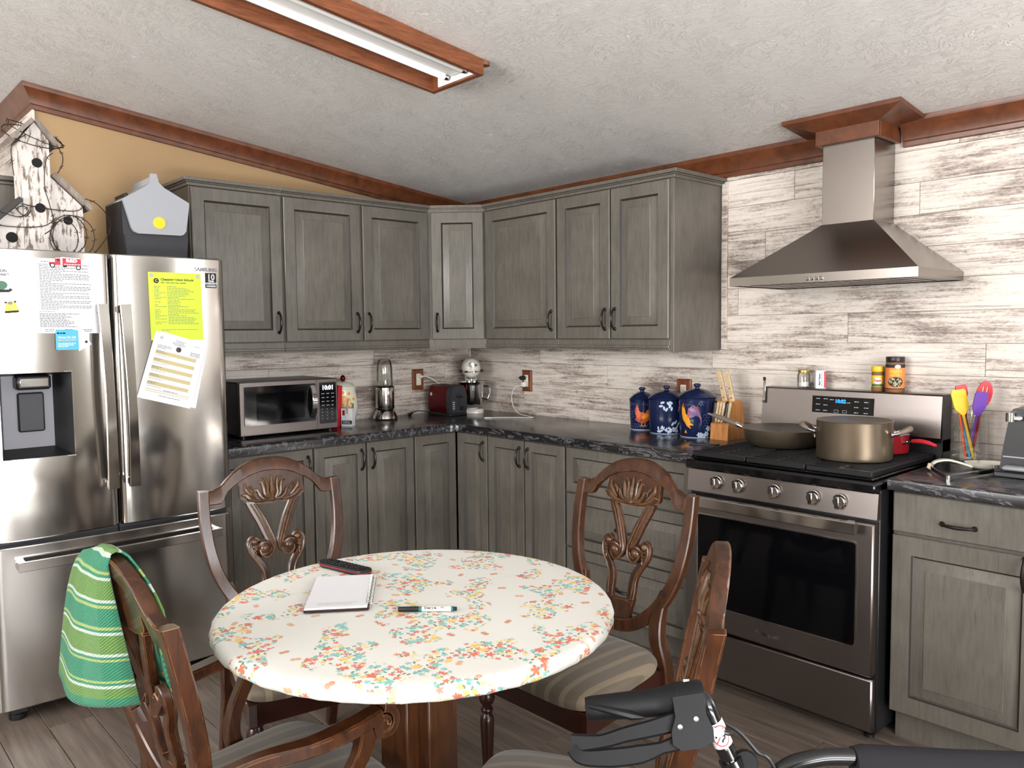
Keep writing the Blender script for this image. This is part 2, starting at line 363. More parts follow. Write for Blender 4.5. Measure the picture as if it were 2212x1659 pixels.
    def grid(s, fn, nu, nv, mi=0, hole=None):
        vs = [fn(i/nu, j/nv) for j in range(nv+1) for i in range(nu+1)]; fs = []
        for j in range(nv):
            for i in range(nu):
                if hole and hole(i, j): continue
                a = j*(nu+1)+i; fs.append((a, a+1, a+nu+2, a+nu+1))
        s.add(vs, fs, mi)
    def ellipse(s, cx, cy, rx, ry, rot, fmap, mi=0, n=16, nr=3):
        vs = [fmap(cx, cy)]; fs = []; c, sn = math.cos(rot), math.sin(rot)
        for k in range(1, nr+1):
            for i in range(n):
                a = 2*PI*i/n; x = rx*k/nr*math.cos(a); y = ry*k/nr*math.sin(a)
                vs.append(fmap(cx+x*c-y*sn, cy+x*sn+y*c))
        for i in range(n):
            fs.append((0, 1+i, 1+(i+1) % n))
            for k in range(nr-1):
                a = 1+k*n; fs.append((a+i, a+n+i, a+n+(i+1) % n, a+(i+1) % n))
        s.add(vs, fs, mi)
    def stroke(s, path, w, fmap, mi=0):
        P = [Vector((p[0], p[1], 0)) for p in path]; N = len(P); W = w if isinstance(w, (list, tuple)) else [w]*N; vs = []; fs = []
        for i in range(N):
            t = (P[min(i+1, N-1)]-P[max(i-1, 0)]).normalized(); nn = Vector((-t.y, t.x, 0))*W[i]/2
            for q in (P[i]+nn, P[i]-nn): vs.append(fmap(q.x, q.y))
        for i in range(N-1): fs.append((2*i, 2*i+1, 2*i+3, 2*i+2))
        s.add(vs, fs, mi)
    def rect(s, x0, x1, y0, y1, fmap, mi=0, n=1):
        for k in range(n):
            a = x0+(x1-x0)*k/n; b = x0+(x1-x0)*(k+1)/n
            s.add([fmap(a, y0), fmap(b, y0), fmap(b, y1), fmap(a, y1)], [(0, 1, 2, 3)], mi)
    def build(s, name, mats, parent=None, loc=None, rot=None, smooth=38, fixn=True):
        me = bpy.data.meshes.new(name); me.from_pydata(s.v, [], s.f)
        ml = mats if isinstance(mats, (list, tuple)) else [mats]
        for m in ml: me.materials.append(MT[m])
        if len(ml) > 1: me.polygons.foreach_set('material_index', s.m)
        me.validate()
        if fixn:
            bm = bmesh.new(); bm.from_mesh(me); bmesh.ops.remove_doubles(bm, verts=bm.verts, dist=2e-6); bmesh.ops.recalc_face_normals(bm, faces=bm.faces); bm.to_mesh(me); bm.free()
        if smooth:
            me.polygons.foreach_set('use_smooth', [True]*len(me.polygons)); me.set_sharp_from_angle(angle=math.radians(smooth))
        me.update()
        o = bpy.data.objects.new(name, me); COL.objects.link(o)
        if parent is not None: o.parent = parent
        if loc: o.location = loc
        if rot: o.rotation_euler = rot
        return o
def catmull(pts, n=6):
    P = [Vector(p) for p in pts]; out = []
    for i in range(len(P)-1):
        a = P[max(i-1, 0)]; b = P[i]; c = P[i+1]; d = P[min(i+2, len(P)-1)]
        for k in range(n):
            t = k/n
            out.append(.5*((2*b)+(c-a)*t+(2*a-5*b+4*c-d)*t*t+(3*b-a-3*c+d)*t**3))
    out.append(P[-1]); return out
def lerpl(vals, n):
    out = []
    for i in range(n):
        x = i/(n-1)*(len(vals)-1); k = min(int(x), len(vals)-2); out.append(vals[k]+(vals[k+1]-vals[k])*(x-k))
    return out
def tag(o, label, cat, group=None, kind=None):
    o['label'] = label; o['category'] = cat
    if group: o['group'] = group
    if kind: o['kind'] = kind
    return o
def thing(name, label, cat, loc=(0, 0, 0), rotz=0, group=None):
    o = bpy.data.objects.new(name, None); COL.objects.link(o); o.empty_display_size = .1
    o.location = loc; o.rotation_euler = (0, 0, rotz); return tag(o, label, cat, group)
def struct(o): o['kind'] = 'structure'; return o
def dup(o, parent=None):
    c = o.copy(); COL.objects.link(c)
    if parent is not None: c.parent = parent
    for ch in list(o.children): dup(ch, c)
    return c
_dg = None
def text_mesh(txt, size, fmap, bold=0.0, align='CENTER', wide=1.0, res=2):
    cu = bpy.data.curves.new('t', 'FONT'); cu.body = txt; cu.size = size; cu.align_x = align; cu.align_y = 'CENTER'; cu.offset = bold; cu.resolution_u = res
    o = bpy.data.objects.new('t', cu); COL.objects.link(o)
    me = bpy.data.meshes.new_from_object(o.evaluated_get(bpy.context.evaluated_depsgraph_get()))
    vs = [fmap(v.co.x*wide, v.co.y) for v in me.vertices]; fs = [tuple(p.vertices) for p in me.polygons]
    bpy.data.objects.remove(o); bpy.data.curves.remove(cu); bpy.data.meshes.remove(me)
    return vs, fs
def words(mb, x0, x1, y, h, fmap, mi=0, full=1.0, rnd=random):
    """a line of print too small to read: a row of word-length dashes"""
    x = x0; end = x0+(x1-x0)*full
    while x < end-.002:
        l = rnd.uniform(.004, .013); e = min(x+l, end); mb.rect(x, e, y-h/2, y+h/2, fmap, mi); x = e+.0022
ZROT = PI/2

# ------------------------------------------------------------------ the room
SL, ZC = .115, 2.245                       # ceiling pitch and eave height at the stove wall
def cz(y): return ZC-SL*y
CH = .925                                  # worktop height
AY = -2.47                                 # free end of the fridge-side wall
mb = MB(); mb.box(-2.2, 7.0, -7.0, .1, -.12, -.012); floor = struct(mb.build('floor', 'floor'))
def floor_boards():
    pw, pl = .15, 1.22; row = 0; y = -.45
    while y > -3.75:
        x = .1-(row*0.47) % pl
        while x < 4.6:
            m = MB(); L = pl-.002; m.box(0, L, 0, pw-.002, -.012, 0, .0012)
            if x+L > .3 and x < 4.5: m.build('plank', 'floor', floor, (x, y-pw, 0))
            x += pl
        y -= pw; row += 1
floor_boards()
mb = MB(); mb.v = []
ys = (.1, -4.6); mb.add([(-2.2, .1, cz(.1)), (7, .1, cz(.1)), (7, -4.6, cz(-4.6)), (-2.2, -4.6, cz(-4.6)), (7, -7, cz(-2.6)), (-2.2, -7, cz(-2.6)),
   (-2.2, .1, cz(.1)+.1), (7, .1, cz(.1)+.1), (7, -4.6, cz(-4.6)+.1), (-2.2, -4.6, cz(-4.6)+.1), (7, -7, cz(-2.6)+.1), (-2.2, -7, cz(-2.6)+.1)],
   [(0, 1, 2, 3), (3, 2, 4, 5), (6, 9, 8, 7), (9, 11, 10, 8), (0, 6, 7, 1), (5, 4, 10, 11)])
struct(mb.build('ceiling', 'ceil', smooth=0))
# stove wall (right in the photo): plasterboard behind, whitewashed boards on its face; an opening for the sink window beyond the frame
mb = MB(); mb.box(-.12, 4.4, .008, .1, 0, cz(.05)); mb.box(5.8, 7, .008, .1, 0, cz(.05)); mb.box(4.4, 5.8, .008, .1, 0, 1.25); mb.box(4.4, 5.8, .008, .1, 2.2, cz(.05))
wall_stove = struct(mb.build('wall_right', 'wallpaint'))
def boards(parent, rows, x0, x1, place, stag, hts=.127, z0=.86):
    for k in range(rows):
        x = x0-((k*.53+stag) % 1.2)
        za, zb = z0+k*hts, z0+(k+1)*hts-.0018
        while x < x1:
            a, b = max(x, x0), min(x+1.2-.0015, x1)
            if b-a > .05: place(a, b, za, zb)
            x += 1.2
def place_right(a, b, za, zb):
    zt = min(zb, ZC-.03)
    if zt-za < .02: return
    if za > 1.42 and a < 1.75:
        if b < 1.8: return
        a = 1.75
    m = MB(); m.box(0, b-a, -.008, 0, 0, zt-za, .0012); m.build('board', 'plank', wall_stove, (a, .008, za))
boards(wall_stove, 11, 0, 4.3, place_right, .15)
# fridge wall (left in the photo): mustard paint above, the same boards behind the worktop
mb = MB(); N = 14; top = [(-.0, AY+(0-AY)*i/N) for i in range(N+1)]
v = []; 
for x in (-.1, -.008): v += [(x, AY, 0), (x, .1, 0), (x, .1, cz(.1)), (x, AY, cz(AY))]
mb.add(v, [(0, 1, 2, 3), (7, 6, 5, 4), (0, 4, 5, 1), (1, 5, 6, 2), (2, 6, 7, 3), (3, 7, 4, 0)])
wall_left = struct(mb.build('wall_left', 'mustard', smooth=0))
def place_left(a, b, za, zb):
    m = MB(); m.box(0, b-a, -.008, 0, 0, zb-za, .0012); m.build('board', 'plank', wall_left, (-.008, a, za), (0, 0, ZROT))
boards(wall_left, 4, -2.05, -.002, place_left, .7)
# the wall running away behind the fridge, boarded, facing the camera's side
mb = MB(); mb.box(-2.2, -.1, AY, AY+.06, -.1, cz(AY)); wall_rear = struct(mb.build('wall_back', 'wallpaint', smooth=0))
def place_back(a, b, za, zb):
    m = MB(); m.box(0, b-a, -.008, 0, 0, zb-za, .0012); m.build('board', 'plank', wall_rear, (a, AY, za))
boards(wall_rear, 7, -1.9, -.003, place_back, .3, .127, 1.66)
mb = MB(); mb.box(-.1, -.0005, AY-.0075, AY, 0, cz(AY)-.09); wend = mb.build('end_board', 'plank', wall_rear)
# shell behind the camera
mb = MB(); mb.box(-2.3, -2.2, -7, .1, -.1, 3.0); struct(mb.build('wall_far_left', 'wallpaint'))
mb = MB(); mb.box(7, 7.1, -2.1, .1, -.1, 3); mb.box(7, 7.1, -7, -4.7, -.1, 3); mb.box(7, 7.1, -4.7, -2.1, 2.5, 3.0); mb.box(7, 7.1, -4.7, -2.1, 0, .02)
struct(mb.build('wall_east', 'sage'))
for q, y in enumerate((-2.06, -1.72, -1.40, -1.02, -.70, -.36, -.04)):  # white battens added out of view to streak the fridge steel's reflections
    mb = MB(); mb.box(6.97, 7, y-.03, y+.03, 0, 2.9); struct(mb.build('trim_%d' % (7+q), 'white'))
mb = MB()
for q in range(9): mb.box(6.93+.02*(q % 2), 6.95+.02*(q % 2), -.98+.03*q, -.952+.03*q, .1, 2.5)
struct(mb.build('trim_14', 'brownfur'))  # unseen brown pleats, added for a dark streak in the fridge steel
mb = MB(); mb.box(-2.2, .75, -7.1, -7, -.1, 2.9); mb.box(3.65, 7, -7.1, -7, -.1, 2.9); mb.box(.75, 3.65, -7.1, -7, -.1, .8); mb.box(.75, 3.65, -7.1, -7, 2.7, 2.9)
struct(mb.build('wall_front', 'wallpaint'))
# crown mouldings
def crown(name, path, nrm_out, mitre=None):
    prof = [(0, -.10), (.012, -.098), (.014, -.082), (.02, -.078), (.024, -.06), (.036, -.035), (.05, -.018), (.054, -.004), (.054, .004), (0, .004)]
    m = MB(); n = len(prof); vs = []
    for p, out in zip(path, nrm_out):
        for d, h in prof: vs.append((p[0]+out[0]*d, p[1]+out[1]*d, p[2]+h+(-SL*out[1]*d if True else 0)))
    fs = []
    for k in range(len(path)-1):
        for i in range(n): j = (i+1) % n; fs.append((k*n+i, k*n+j, (k+1)*n+j, (k+1)*n+i))
    fs += [tuple(range(n)), tuple((len(path)-1)*n+i for i in range(n))[::-1]]
    m.add(vs, fs); return struct(m.build(name, 'trim', smooth=20))
crown('trim_1', [(0, AY, cz(AY)), (0, 0, cz(0))], [(1, -1), (1, -1)])
crown('trim_2', [(0, 0, ZC), (2.47, 0, ZC)], [(1, -1), (0, -1)])
crown('trim_3', [(2.745, 0, ZC), (4.3, 0, ZC)], [(0, -1), (0, -1)])
crown('trim_4', [(0, AY, cz(AY)), (-1.9, AY, cz(AY))], [(1, -1), (0, -1)])
m = MB(); m.box(1.915, 1.945, -.012, 0, 1.335, 2.12, .002); struct(m.build('trim_5', 'plank'))
m = MB(); m.box(.002, .016, -.016, -.002, CH, 1.34, .002); struct(m.build('trim_6', 'plank'))

# ------------------------------------------------------------------ cabinets
def pull_mesh(L=.096):
    m = MB(); n = 14
    path = [(L*(i/n-.5), -.008-.02*math.sin(PI*i/n)**.6, 0) for i in range(n+1)]
    m.tube(path, [.0048+.0016*math.cos(PI*(i/n-.5))**2 for i in range(n+1)], 8)
    for s in (-1, 1): m.lathe([(.0, .0), (.0085, 0), (.009, .004), (.006, .008), (.0045, .012)], 12, (s*L/2, 0, 0), axis='y', T=Matrix.Translation((0, 0, 0)) @ Matrix.Scale(-1, 4, (0, 1, 0)))
    return m
_pull = None
def add_pull(parent, x, z, t, vertical):
    global _pull
    if _pull is None: o = pull_mesh().build('handle', 'bronze'); _pull = o.data
    else: o = bpy.data.objects.new('handle', _pull); COL.objects.link(o)
    o.parent = parent; o.location = (x, -t, z)
    if vertical: o.rotation_euler = (0, PI/2, 0)
def rect_loop(w, h, ins, y): return [(ins, y, ins), (w-ins, y, ins), (w-ins, y, h-ins), (ins, y, h-ins)]
def front_mesh(w, h, fr=.058, slab=False):
    m = MB(); t = .02
    if slab:
        L = [rect_loop(w, h, 0, 0), rect_loop(w, h, 0, -t+.004), rect_loop(w, h, .004, -t)]; m.rings(L, [0, 0], True, 0)
    else:
        sl = min(.036, (min(w, h)-2*fr)*.22)
        L = [rect_loop(w, h, 0, 0), rect_loop(w, h, 0, -t+.003), rect_loop(w, h, .003, -t), rect_loop(w, h, fr, -t), rect_loop(w, h, fr+.0035, -t+.008),
             rect_loop(w, h, fr+.008, -t+.0115), rect_loop(w, h, fr+.0085+sl, -t+.002), rect_loop(w, h, fr+.010+sl, -t+.0005)]
        m.rings(L, [0, 0, 0, 1, 1, 0, 0], True, 0)
    return m
def add_front(parent, x, z, w, h, depth, kind='door', pull=None, fr=.058, slab=False):
    o = front_mesh(w, h, fr, slab).build(kind, ['cab', 'glaze'], parent, (x, -depth, z), smooth=25)
    if pull == 'r': add_pull(o, w-.027, (.095 if z > 1 or parent.get('up') else h-.085), .02, True)
    elif pull == 'l': add_pull(o, .027, (.095 if z > 1 or parent.get('up') else h-.085), .02, True)
    elif pull == 'h': add_pull(o, w/2, h/2, .02, False)
    return o
def cap_mould(parent, x0, x1, d, z, left=False, right=False):
    m = MB()
    for (a, b, za, zb) in ((.010, .012, 0, .014), (.018, .02, .014, .02), (.03, .032, .02, .036)):
        m.box(x0-(a if left else 0), x1+(a if right else 0), -d-a, 0, z+za, z+zb, .002)
    m.build('crown_moulding', 'cab', parent, smooth=25)
def light_rail(parent, x0, x1, d, z):
    m = MB(); m.box(x0, x1, -d-.004, -d+.016, z, z+.05, .002); m.box(x0, x1, -d-.012, -d+.016, z+.008, z+.022, .003); m.build('light_rail', 'cab', parent, smooth=25)
UZ, UB, UT = 1.338, 1.39, 2.108
UD = .374
def upper(name, label, loc, rz, W, doors, left=False, right=False, endpanel=False):
    t = thing(name, label, 'cabinet', loc, rz, None); t['up'] = 1
    m = MB(); m.box(0, W-(.021 if endpanel else 0), -UD, -.001, UB-UZ-.012, UT-UZ, .001)
    if endpanel: m.box(W-.02, W, -UD-.004, -.001, -.008, UT-UZ, .001)
    m.build('body', 'cab', t, smooth=25)
    for x, w_, p in doors: add_front(t, x, UB-UZ, w_, UT-UZ-(UB-UZ)-.004, UD, 'door', p)
    cap_mould(t, 0, W, UD+.004, UT-UZ, left, right); light_rail(t, 0, W-(.022 if endpanel else 0), UD, 0)
    del t['up']; return t
upper('wall_cabinet', 'grey wall cabinet with one wide door, partly hidden by the fridge and lunch cooler', (0, -1.948, UZ), ZROT, .448, [(.003, .436, 'r')], left=True)
upper('wall_cabinet', 'grey two-door wall cabinet above the microwave and the bullet blender', (0, -1.499, UZ), ZROT, .885, [(.004, .432, 'r'), (.454, .424, 'l')])
t = thing('corner_cabinet', 'grey diagonal corner wall cabinet with a single narrow door', 'cabinet', (0, 0, UZ))
m = MB(); P = [(0.001, -.001), (0.001, -.613), (.374, -.613), (.613, -.374), (.613, -.001)]
m.slab(P, UB-UZ-.012, UT-UZ, lambda x, y, z: (x, y, z)); m.build('body', 'cab', t, smooth=25)
dg = MB()
o = front_mesh(.296, UT-UB-.004).build('door', ['cab', 'glaze'], t, (.390, -.601, UB-UZ), (0, 0, PI/4), smooth=25); add_pull(o, .03, .095, .02, True)
o.location = (.376+.024*.707, -.611+.024*.707, UB-UZ)
for nm, zz in (('crown_moulding', ((.008, .770, .784), (.018, .784, .79), (.032, .79, .806))), ('light_rail', ((.006, 0, .05), (.014, .008, .022)))):
    m = MB()
    for a, za, zb in zz:
        q = a*.9; m.slab([(.374, -.613-.0), (.374+q, -.613-0), (.613, -.374-q), (.613, -.374)], za, zb, lambda x, y, z: (x, y, z))
        if nm[0] == 'c': m.slab([(.2, -.613), (.374+q, -.613), (.613, -.374-q), (.613, -.2)], za, zb, lambda x, y, z: (x, y, z))
    m.build(nm, 'cab', t, smooth=25)
upper('wall_cabinet', 'grey wall cabinet with one wide door, over the charger outlet', (.613, 0, UZ), 0, .570, [(.012, .552, 'r')])
upper('wall_cabinet', 'grey two-door wall cabinet with a full side panel, above the rooster canisters', (1.184, 0, UZ), 0, .724, [(.006, .352, 'r'), (.366, .338, 'l')], right=True, endpanel=True)
BD, BT = .58, .885
def base(name, label, loc, rz, W, fronts):
    t = thing(name, label, 'cabinet', loc, rz)
    m = MB(); m.box(0, W, -BD, -.001, .11, BT, .001); m.build('body', 'cab', t, smooth=25)
    m = MB(); m.box(0, W, -BD+.05, -BD+.08, 0, .11); m.build('toe_kick', 'cab', t)
    for kind, x, z, w_, h, p, kw in fronts: add_front(t, x, z, w_, h, BD, kind, p, **kw)
    return t
D = dict(fr=.05)
base('base_cabinet', 'grey base cabinet beside the fridge, behind the far-left chair', (0, -1.946, 0), ZROT, .468, [('door', .003, .118, .460, .757, 'r', D)])
base('base_cabinet', 'grey two-door base cabinet below the blender', (0, -1.477, 0), ZROT, .594, [('door', .004, .118, .288, .757, 'r', D), ('door', .302, .118, .286, .757, 'l', D)])
base('base_cabinet', 'grey narrow base panel cabinet without a handle, left of the inner corner', (0, -.882, 0), ZROT, .282, [('door', .003, .118, .276, .757, None, D)])
base('base_cabinet', 'grey narrow base cabinet right of the inner corner', (.601, 0, 0), 0, .262, [('door', .006, .118, .252, .757, 'r', D)])
base('base_cabinet', 'grey two-door base cabinet below the charging cable', (.864, 0, 0), 0, .574, [('door', .004, .118, .277, .757, 'r', D), ('door', .289, .118, .278, .757, 'l', D)])
base('drawer_cabinet', 'grey three-drawer base cabinet left of the stove', (1.439, 0, 0), 0, .736,
     [('drawer', .005, .663, .724, .212, 'h', dict(fr=.045)), ('drawer', .005, .398, .724, .257, 'h', dict(fr=.045)), ('drawer', .005, .118, .724, .272, 'h', dict(fr=.045))])
base('base_cabinet', 'grey base cabinet right of the stove with drawer over door', (2.968, 0, 0), 0, .462,
     [('drawer', .004, .742, .452, .135, None, dict(slab=True)), ('door', .004, .118, .452, .612, None, dict(fr=.062))])
rc = [o for o in COL.objects if o.get('label', '').startswith('grey base cabinet right of the stove')][0]
for o in rc.children:
    if o.name.startswith('drawer'): add_pull(o, .205, .05, .02, False)
    if o.name.startswith('door'): add_pull(o, .394, .558, .02, True)
base('base_cabinet', 'grey base cabinet at the right edge of the photo', (3.431, 0, 0), 0, .46, [('door', .004, .118, .452, .757, 'l', D)])
# cupboard over the fridge's left half, behind the birdhouse
t = thing('wall_cabinet', 'dark grey cabinet end just seen behind the left side of the birdhouse', 'cabinet', (-.25, -3.302, 1.79), ZROT)
m = MB(); m.slab([(0, -1.79), (.44, -1.79), (.44, 0), (.735, 0), (.735, .29), (0, .29)], -.33, 0, lambda x, z, y: (x, y, z)); m.build('body', 'cab', t, smooth=0)
m = front_mesh(.43, .95).build('door', ['cab', 'glaze'], t, (.005, -.33, -1.68), smooth=25); add_pull(m, .40, .86, .02, True)
m = front_mesh(.43, .98).build('door', ['cab', 'glaze'], t, (.005, -.33, -.71), smooth=25); add_pull(m, .40, .10, .02, True)
m = MB(); m.box(-.02, .75, -.36, 0, .30, .32, .003); m.box(-.01, .74, -.345, 0, .285, .30, .003); m.build('crown_moulding', 'cab', t)

# worktop
def worktop(name, label, poly):
    bm = bmesh.new(); vs = [bm.verts.new((x, y, BT+.001)) for x, y in poly]; f = bm.faces.new(vs)
    r = bmesh.ops.extrude_face_region(bm, geom=[f]); nv = [e for e in r['geom'] if isinstance(e, bmesh.types.BMVert)]
    for v_ in nv: v_.co.z = CH
    bmesh.ops.recalc_face_normals(bm, faces=bm.faces)
    ed = [e for e in bm.edges if all(v_.co.z > CH-.001 for v_ in e.verts)]
    bmesh.ops.bevel(bm, geom=ed, offset=.008, segments=3, affect='EDGES', profile=.5)
    me = bpy.data.meshes.new(name); bm.to_mesh(me); bm.free(); me.materials.append(MT['counter'])
    me.polygons.foreach_set('use_smooth', [True]*len(me.polygons)); me.set_sharp_from_angle(angle=.7)
    o = bpy.data.objects.new(name, me); COL.objects.link(o); return tag(o, label, 'worktop')
e = .625; c = .07
arc = [(e+c-c*math.cos(a), -e-c+c*math.sin(a)) for a in [PI/2*i/6 for i in range(7)]]
worktop('worktop', 'black marbled L-shaped worktop running round the corner', [(.0, -.001), (.0, -1.95), (e, -1.95)]+arc+[(2.18, -e), (2.18, -.001)])
worktop('worktop', 'short black marbled worktop right of the stove', [(2.962, -.001), (2.962, -e), (3.9, -e), (3.9, -.001)])

# ------------------------------------------------------------------ refrigerator
FY0, FW_ = -2.840, .891
def fx(y, full=False):
    u = y-FY0
    lo, hi = (0, FW_) if full else ((0, .441) if u < .445 else (.449, FW_))
    t = min(max((u-lo)/(hi-lo), 0), 1); e = min(t, 1-t)*(hi-lo)
    return .740+.016*(1-(2*t-1)**2)-(.016*(1-e/.02)**2 if e < .02 else 0)
fr = thing('refrigerator', 'tall stainless steel french-door refrigerator with papers and magnets on its doors', 'refrigerator', (0, FY0, 0))
def L(y): return y-FY0
m = MB(); m.box(.03, .655, 0, FW_, .055, 1.735, .004); m.box(.655, .69, .45, FW_-.004, .06, 1.73); m.box(.655, .69, .004, .445, .06, .97); m.box(.655, .69, .004, .445, 1.31, 1.73); m.box(.57, .70, 0, .09, 1.735, 1.752, .004); m.box(.57, .70, .80, FW_, 1.735, 1.752, .004); m.build('body', 'dgrey', fr)
def steel_panel(name, lo, hi, z0, z1, full=False, hole=None):
    us = sorted(set([lo+(hi-lo)*i/24 for i in range(25)]+[lo+.004, lo+.010, lo+.016, hi-.016, hi-.010, hi-.004]+([hole[0], hole[1]] if hole else [])))
    zs = [z0, z0+.004]+([hole[2], hole[3]] if hole else [])+[z1-.004, z1]
    m = MB(); nu = len(us)-1; nv = len(zs)-1
    def fn(a, b):
        i, j = round(a*nu), round(b*nv); d = .004 if j in (0, nv) else 0
        return (fx(us[i]+FY0, full)-d, us[i], zs[j])
    hf = (lambda i, j: hole and hole[0]-1e-6 <= us[i] and us[i+1] <= hole[1]+1e-6 and hole[2]-1e-6 <= zs[j] and zs[j+1] <= hole[3]+1e-6)
    m.grid(fn, nu, nv, 0, hf)
    # sides and back
    bx = .692
    edge = [fn(i/nu, 0) for i in range(nu+1)]+[fn(1, j/nv) for j in range(1, nv+1)]+[fn(1-i/nu, 1) for i in range(1, nu+1)]+[fn(0, 1-j/nv) for j in range(1, nv)]
    n = len(edge); m.add(edge+[(bx, p[1], p[2]) for p in edge], [(i, (i+1) % n, n+(i+1) % n, n+i) for i in range(n)])
    if not hole: m.add([(bx, lo, z0), (bx, hi, z0), (bx, hi, z1), (bx, lo, z1)], [(0, 1, 2, 3)])
    return m.build(name, 'steel', fr, smooth=30)
HO = (.055, .287, .985, 1.297)
ld = steel_panel('door', 0, .441, .686, 1.745, hole=HO)
rd = steel_panel('door', .449, FW_, .686, 1.745)
fd = steel_panel('freezer_drawer', 0, FW_, .062, .664, True)
# dispenser
m = MB(); xb = .665; u0, u1, z0, z1 = HO
F_ = lambda u: fx(u+FY0)
m.add([(F_(u0), u0, z0), (F_(u1), u1, z0), (F_(u1), u1, z1), (F_(u0), u0, z1), (xb, u0+.02, z0+.03), (xb, u1-.045, z0+.03), (xb, u1-.045, z1-.012), (xb, u0+.02, z1-.012)],
      [(0, 4, 7, 3), (1, 2, 6, 5), (3, 7, 6, 2), (0, 1, 5, 4)]); disp = m.build('dispenser', 'black', ld, smooth=0, fixn=False)
m = MB(); m.add([(xb, u0+.02, z0+.03), (xb, u1-.045, z0+.03), (xb, u1-.045, z1-.012), (xb, u0+.02, z1-.012)], [(0, 1, 2, 3)]); m.build('dispenser_back', 'mgrey', ld, smooth=0)
m = MB(); m.box(xb-.002, .73, .112, .225, 1.235, 1.288, .008); m.box(.729, .734, .122, .215, 1.245, 1.278, .002, 1); m.build('dispenser_spout', ['black', 'chrome'], ld)
m = MB(); m.box(xb-.002, xb+.014, .122, .210, 1.075, 1.222, .006); m.build('dispenser_paddle', 'dgrey', ld)
m = MB()
for a, b, c_, d in ((u0-.004, u1+.004, z1, z1+.004), (u0-.004, u1+.004, z0-.004, z0), (u0-.004, u0, z0, z1), (u1, u1+.004, z0, z1)):
    m.add([(F_(a)+.002, a, c_), (F_(b)+.002, b, c_), (F_(b)+.002, b, d), (F_(a)+.002, a, d)], [(0, 1, 2, 3)])
m.build('dispenser_frame', 'chrome', ld, smooth=0)
def vhandle(par, u, tilt):
    m = MB(); n = 16; P = []
    for i in range(n+1):
        s = i/n; P.append((.786+.022*math.sin(PI*s), u+tilt*(s-.5), .842+.708*s))
    m.bar(P, (0, 1, 0), [.040-.006*math.sin(PI*i/n) for i in range(n+1)], .016)
    for z in (.86, 1.532): m.box(.75, .792, u+tilt*((z-.842)/.708-.5)-.016, u+tilt*((z-.842)/.708-.5)+.016, z-.016, z+.016, .003)
    m.build('handle', 'steel', par)
vhandle(ld, .404, -.012); vhandle(rd, .482, -.010)
m = MB(); n = 16; P = [(.792+.010*math.sin(PI*i/n), .078+.745*i/n, .600) for i in range(n+1)]
m.bar(P, (0, 0, 1), .034, .016)
for u in (.092, .808): m.box(.745, .797, u-.014, u+.014, .584, .616, .003)
m.build('handle', 'steel', fd)
for u in (.075, .81):
    m = MB(); m.lathe([(.0, 0), (.028, 0), (.03, .006), (.03, .022), (.018, .03), (.012, .058)], 16, (.66, u, 0)); m.box(.60, .70, u-.03, u+.03, .028, .062, .004); m.build('foot', 'black', fr)
vs, fs = text_mesh('SAMSUNG', .021, lambda x, y: (F_(.81+x)+.0012, .81+x, 1.699+y), .0006, wide=1.0); m = MB(); m.add(vs, fs); m.build('brand_lettering', 'mgrey', rd, smooth=0)
m = MB()
def fm(u0_, z0_): return lambda x, y: (F_(u0_+x)+.001, u0_+x, z0_+y)
m.rect(-.024, .024, -.031, .031, fm(.83, 1.6555), 0, 4); bg = m.build('warranty_sticker', 'inkd', rd, smooth=0)
m = MB()
for tx, sz, yy in (('10', .034, .013), ('YEAR', .011, -.0035), ('WARRANTY', .0095, -.0125), ('COMPRESSOR', .0065, -.0245)):
    vs, fs = text_mesh(tx, sz, lambda x, y: (F_(.83+x)+.0018, .83+x, 1.6555+yy+y), .0004); m.add(vs, fs)
m.rect(-.022, .022, -.0188, -.0178, lambda x, y: (F_(.83+x)+.0018, .83+x, 1.6555+y)); m.build('sticker_lettering', 'paper', rd, smooth=0)

# papers and magnets held on the doors
def sheet_thing(name, label, cat, tl, tr, br, bl, eps, mat_, group=None):
    cy_ = (tl[0]+br[0])/2; cz_ = (tl[1]+br[1])/2; cx_ = fx(cy_)
    t = thing(name, label, cat, (cx_, cy_, cz_), 0, group)
    W = math.dist(tl, tr); H = math.dist(tl, bl)
    def pm(x, y, e=0):                      # metres from the top left corner
        s, q = x/W, y/H
        Y = (tl[0]*(1-s)+tr[0]*s)*(1-q)+(bl[0]*(1-s)+br[0]*s)*q
        Z = (tl[1]*(1-s)+tr[1]*s)*(1-q)+(bl[1]*(1-s)+br[1]*s)*q
        return (fx(Y)+eps+e-cx_, Y-cy_, Z-cz_)
    m = MB(); m.grid(lambda a, b: pm(a*W, b*H), 10, 4); m.build('sheet', mat_, t, smooth=60)
    return t, W, H, (lambda x, y: pm(x, y, .0006))
t, W, H, pm = sheet_thing('paper_notice', 'white printed notice pinned under the red truck magnet', 'paper', (-2.672, 1.715), (-2.453, 1.716), (-2.449, 1.440), (-2.668, 1.442), .002, 'paper')
rn = random.Random(3); m = MB()
words(m, .035, .17, .012, .0028, pm, 0, 1, rn)
y = .022
for para in (2, 2, 2, 5, 1, 2, 4, 2, 3, 3, 3):
    m.rect(.02, .0225, y-.001, y+.001, pm)
    for k in range(para):
        words(m, .027, .202, y, .0022, pm, 0, (rn.uniform(.15, .5) if k == para-1 else rn.uniform(.93, 1)), rn); y += .0058
y += .003; words(m, .02, .2, y, .0016, pm, 0, .28, rn); y += .009
for k in range(9): words(m, .02, .2, y, .0026, pm, 0, rn.uniform(.45, .75), rn); y += .0058
y += .005
for x0 in (.035, .1, .162):
    words(m, x0, x0+.032, y, .0024, pm, 0, 1, rn); words(m, x0, x0+.03, y+.006, .0024, pm, 0, 1, rn)
m.build('small_print', 'ink', t, smooth=0)
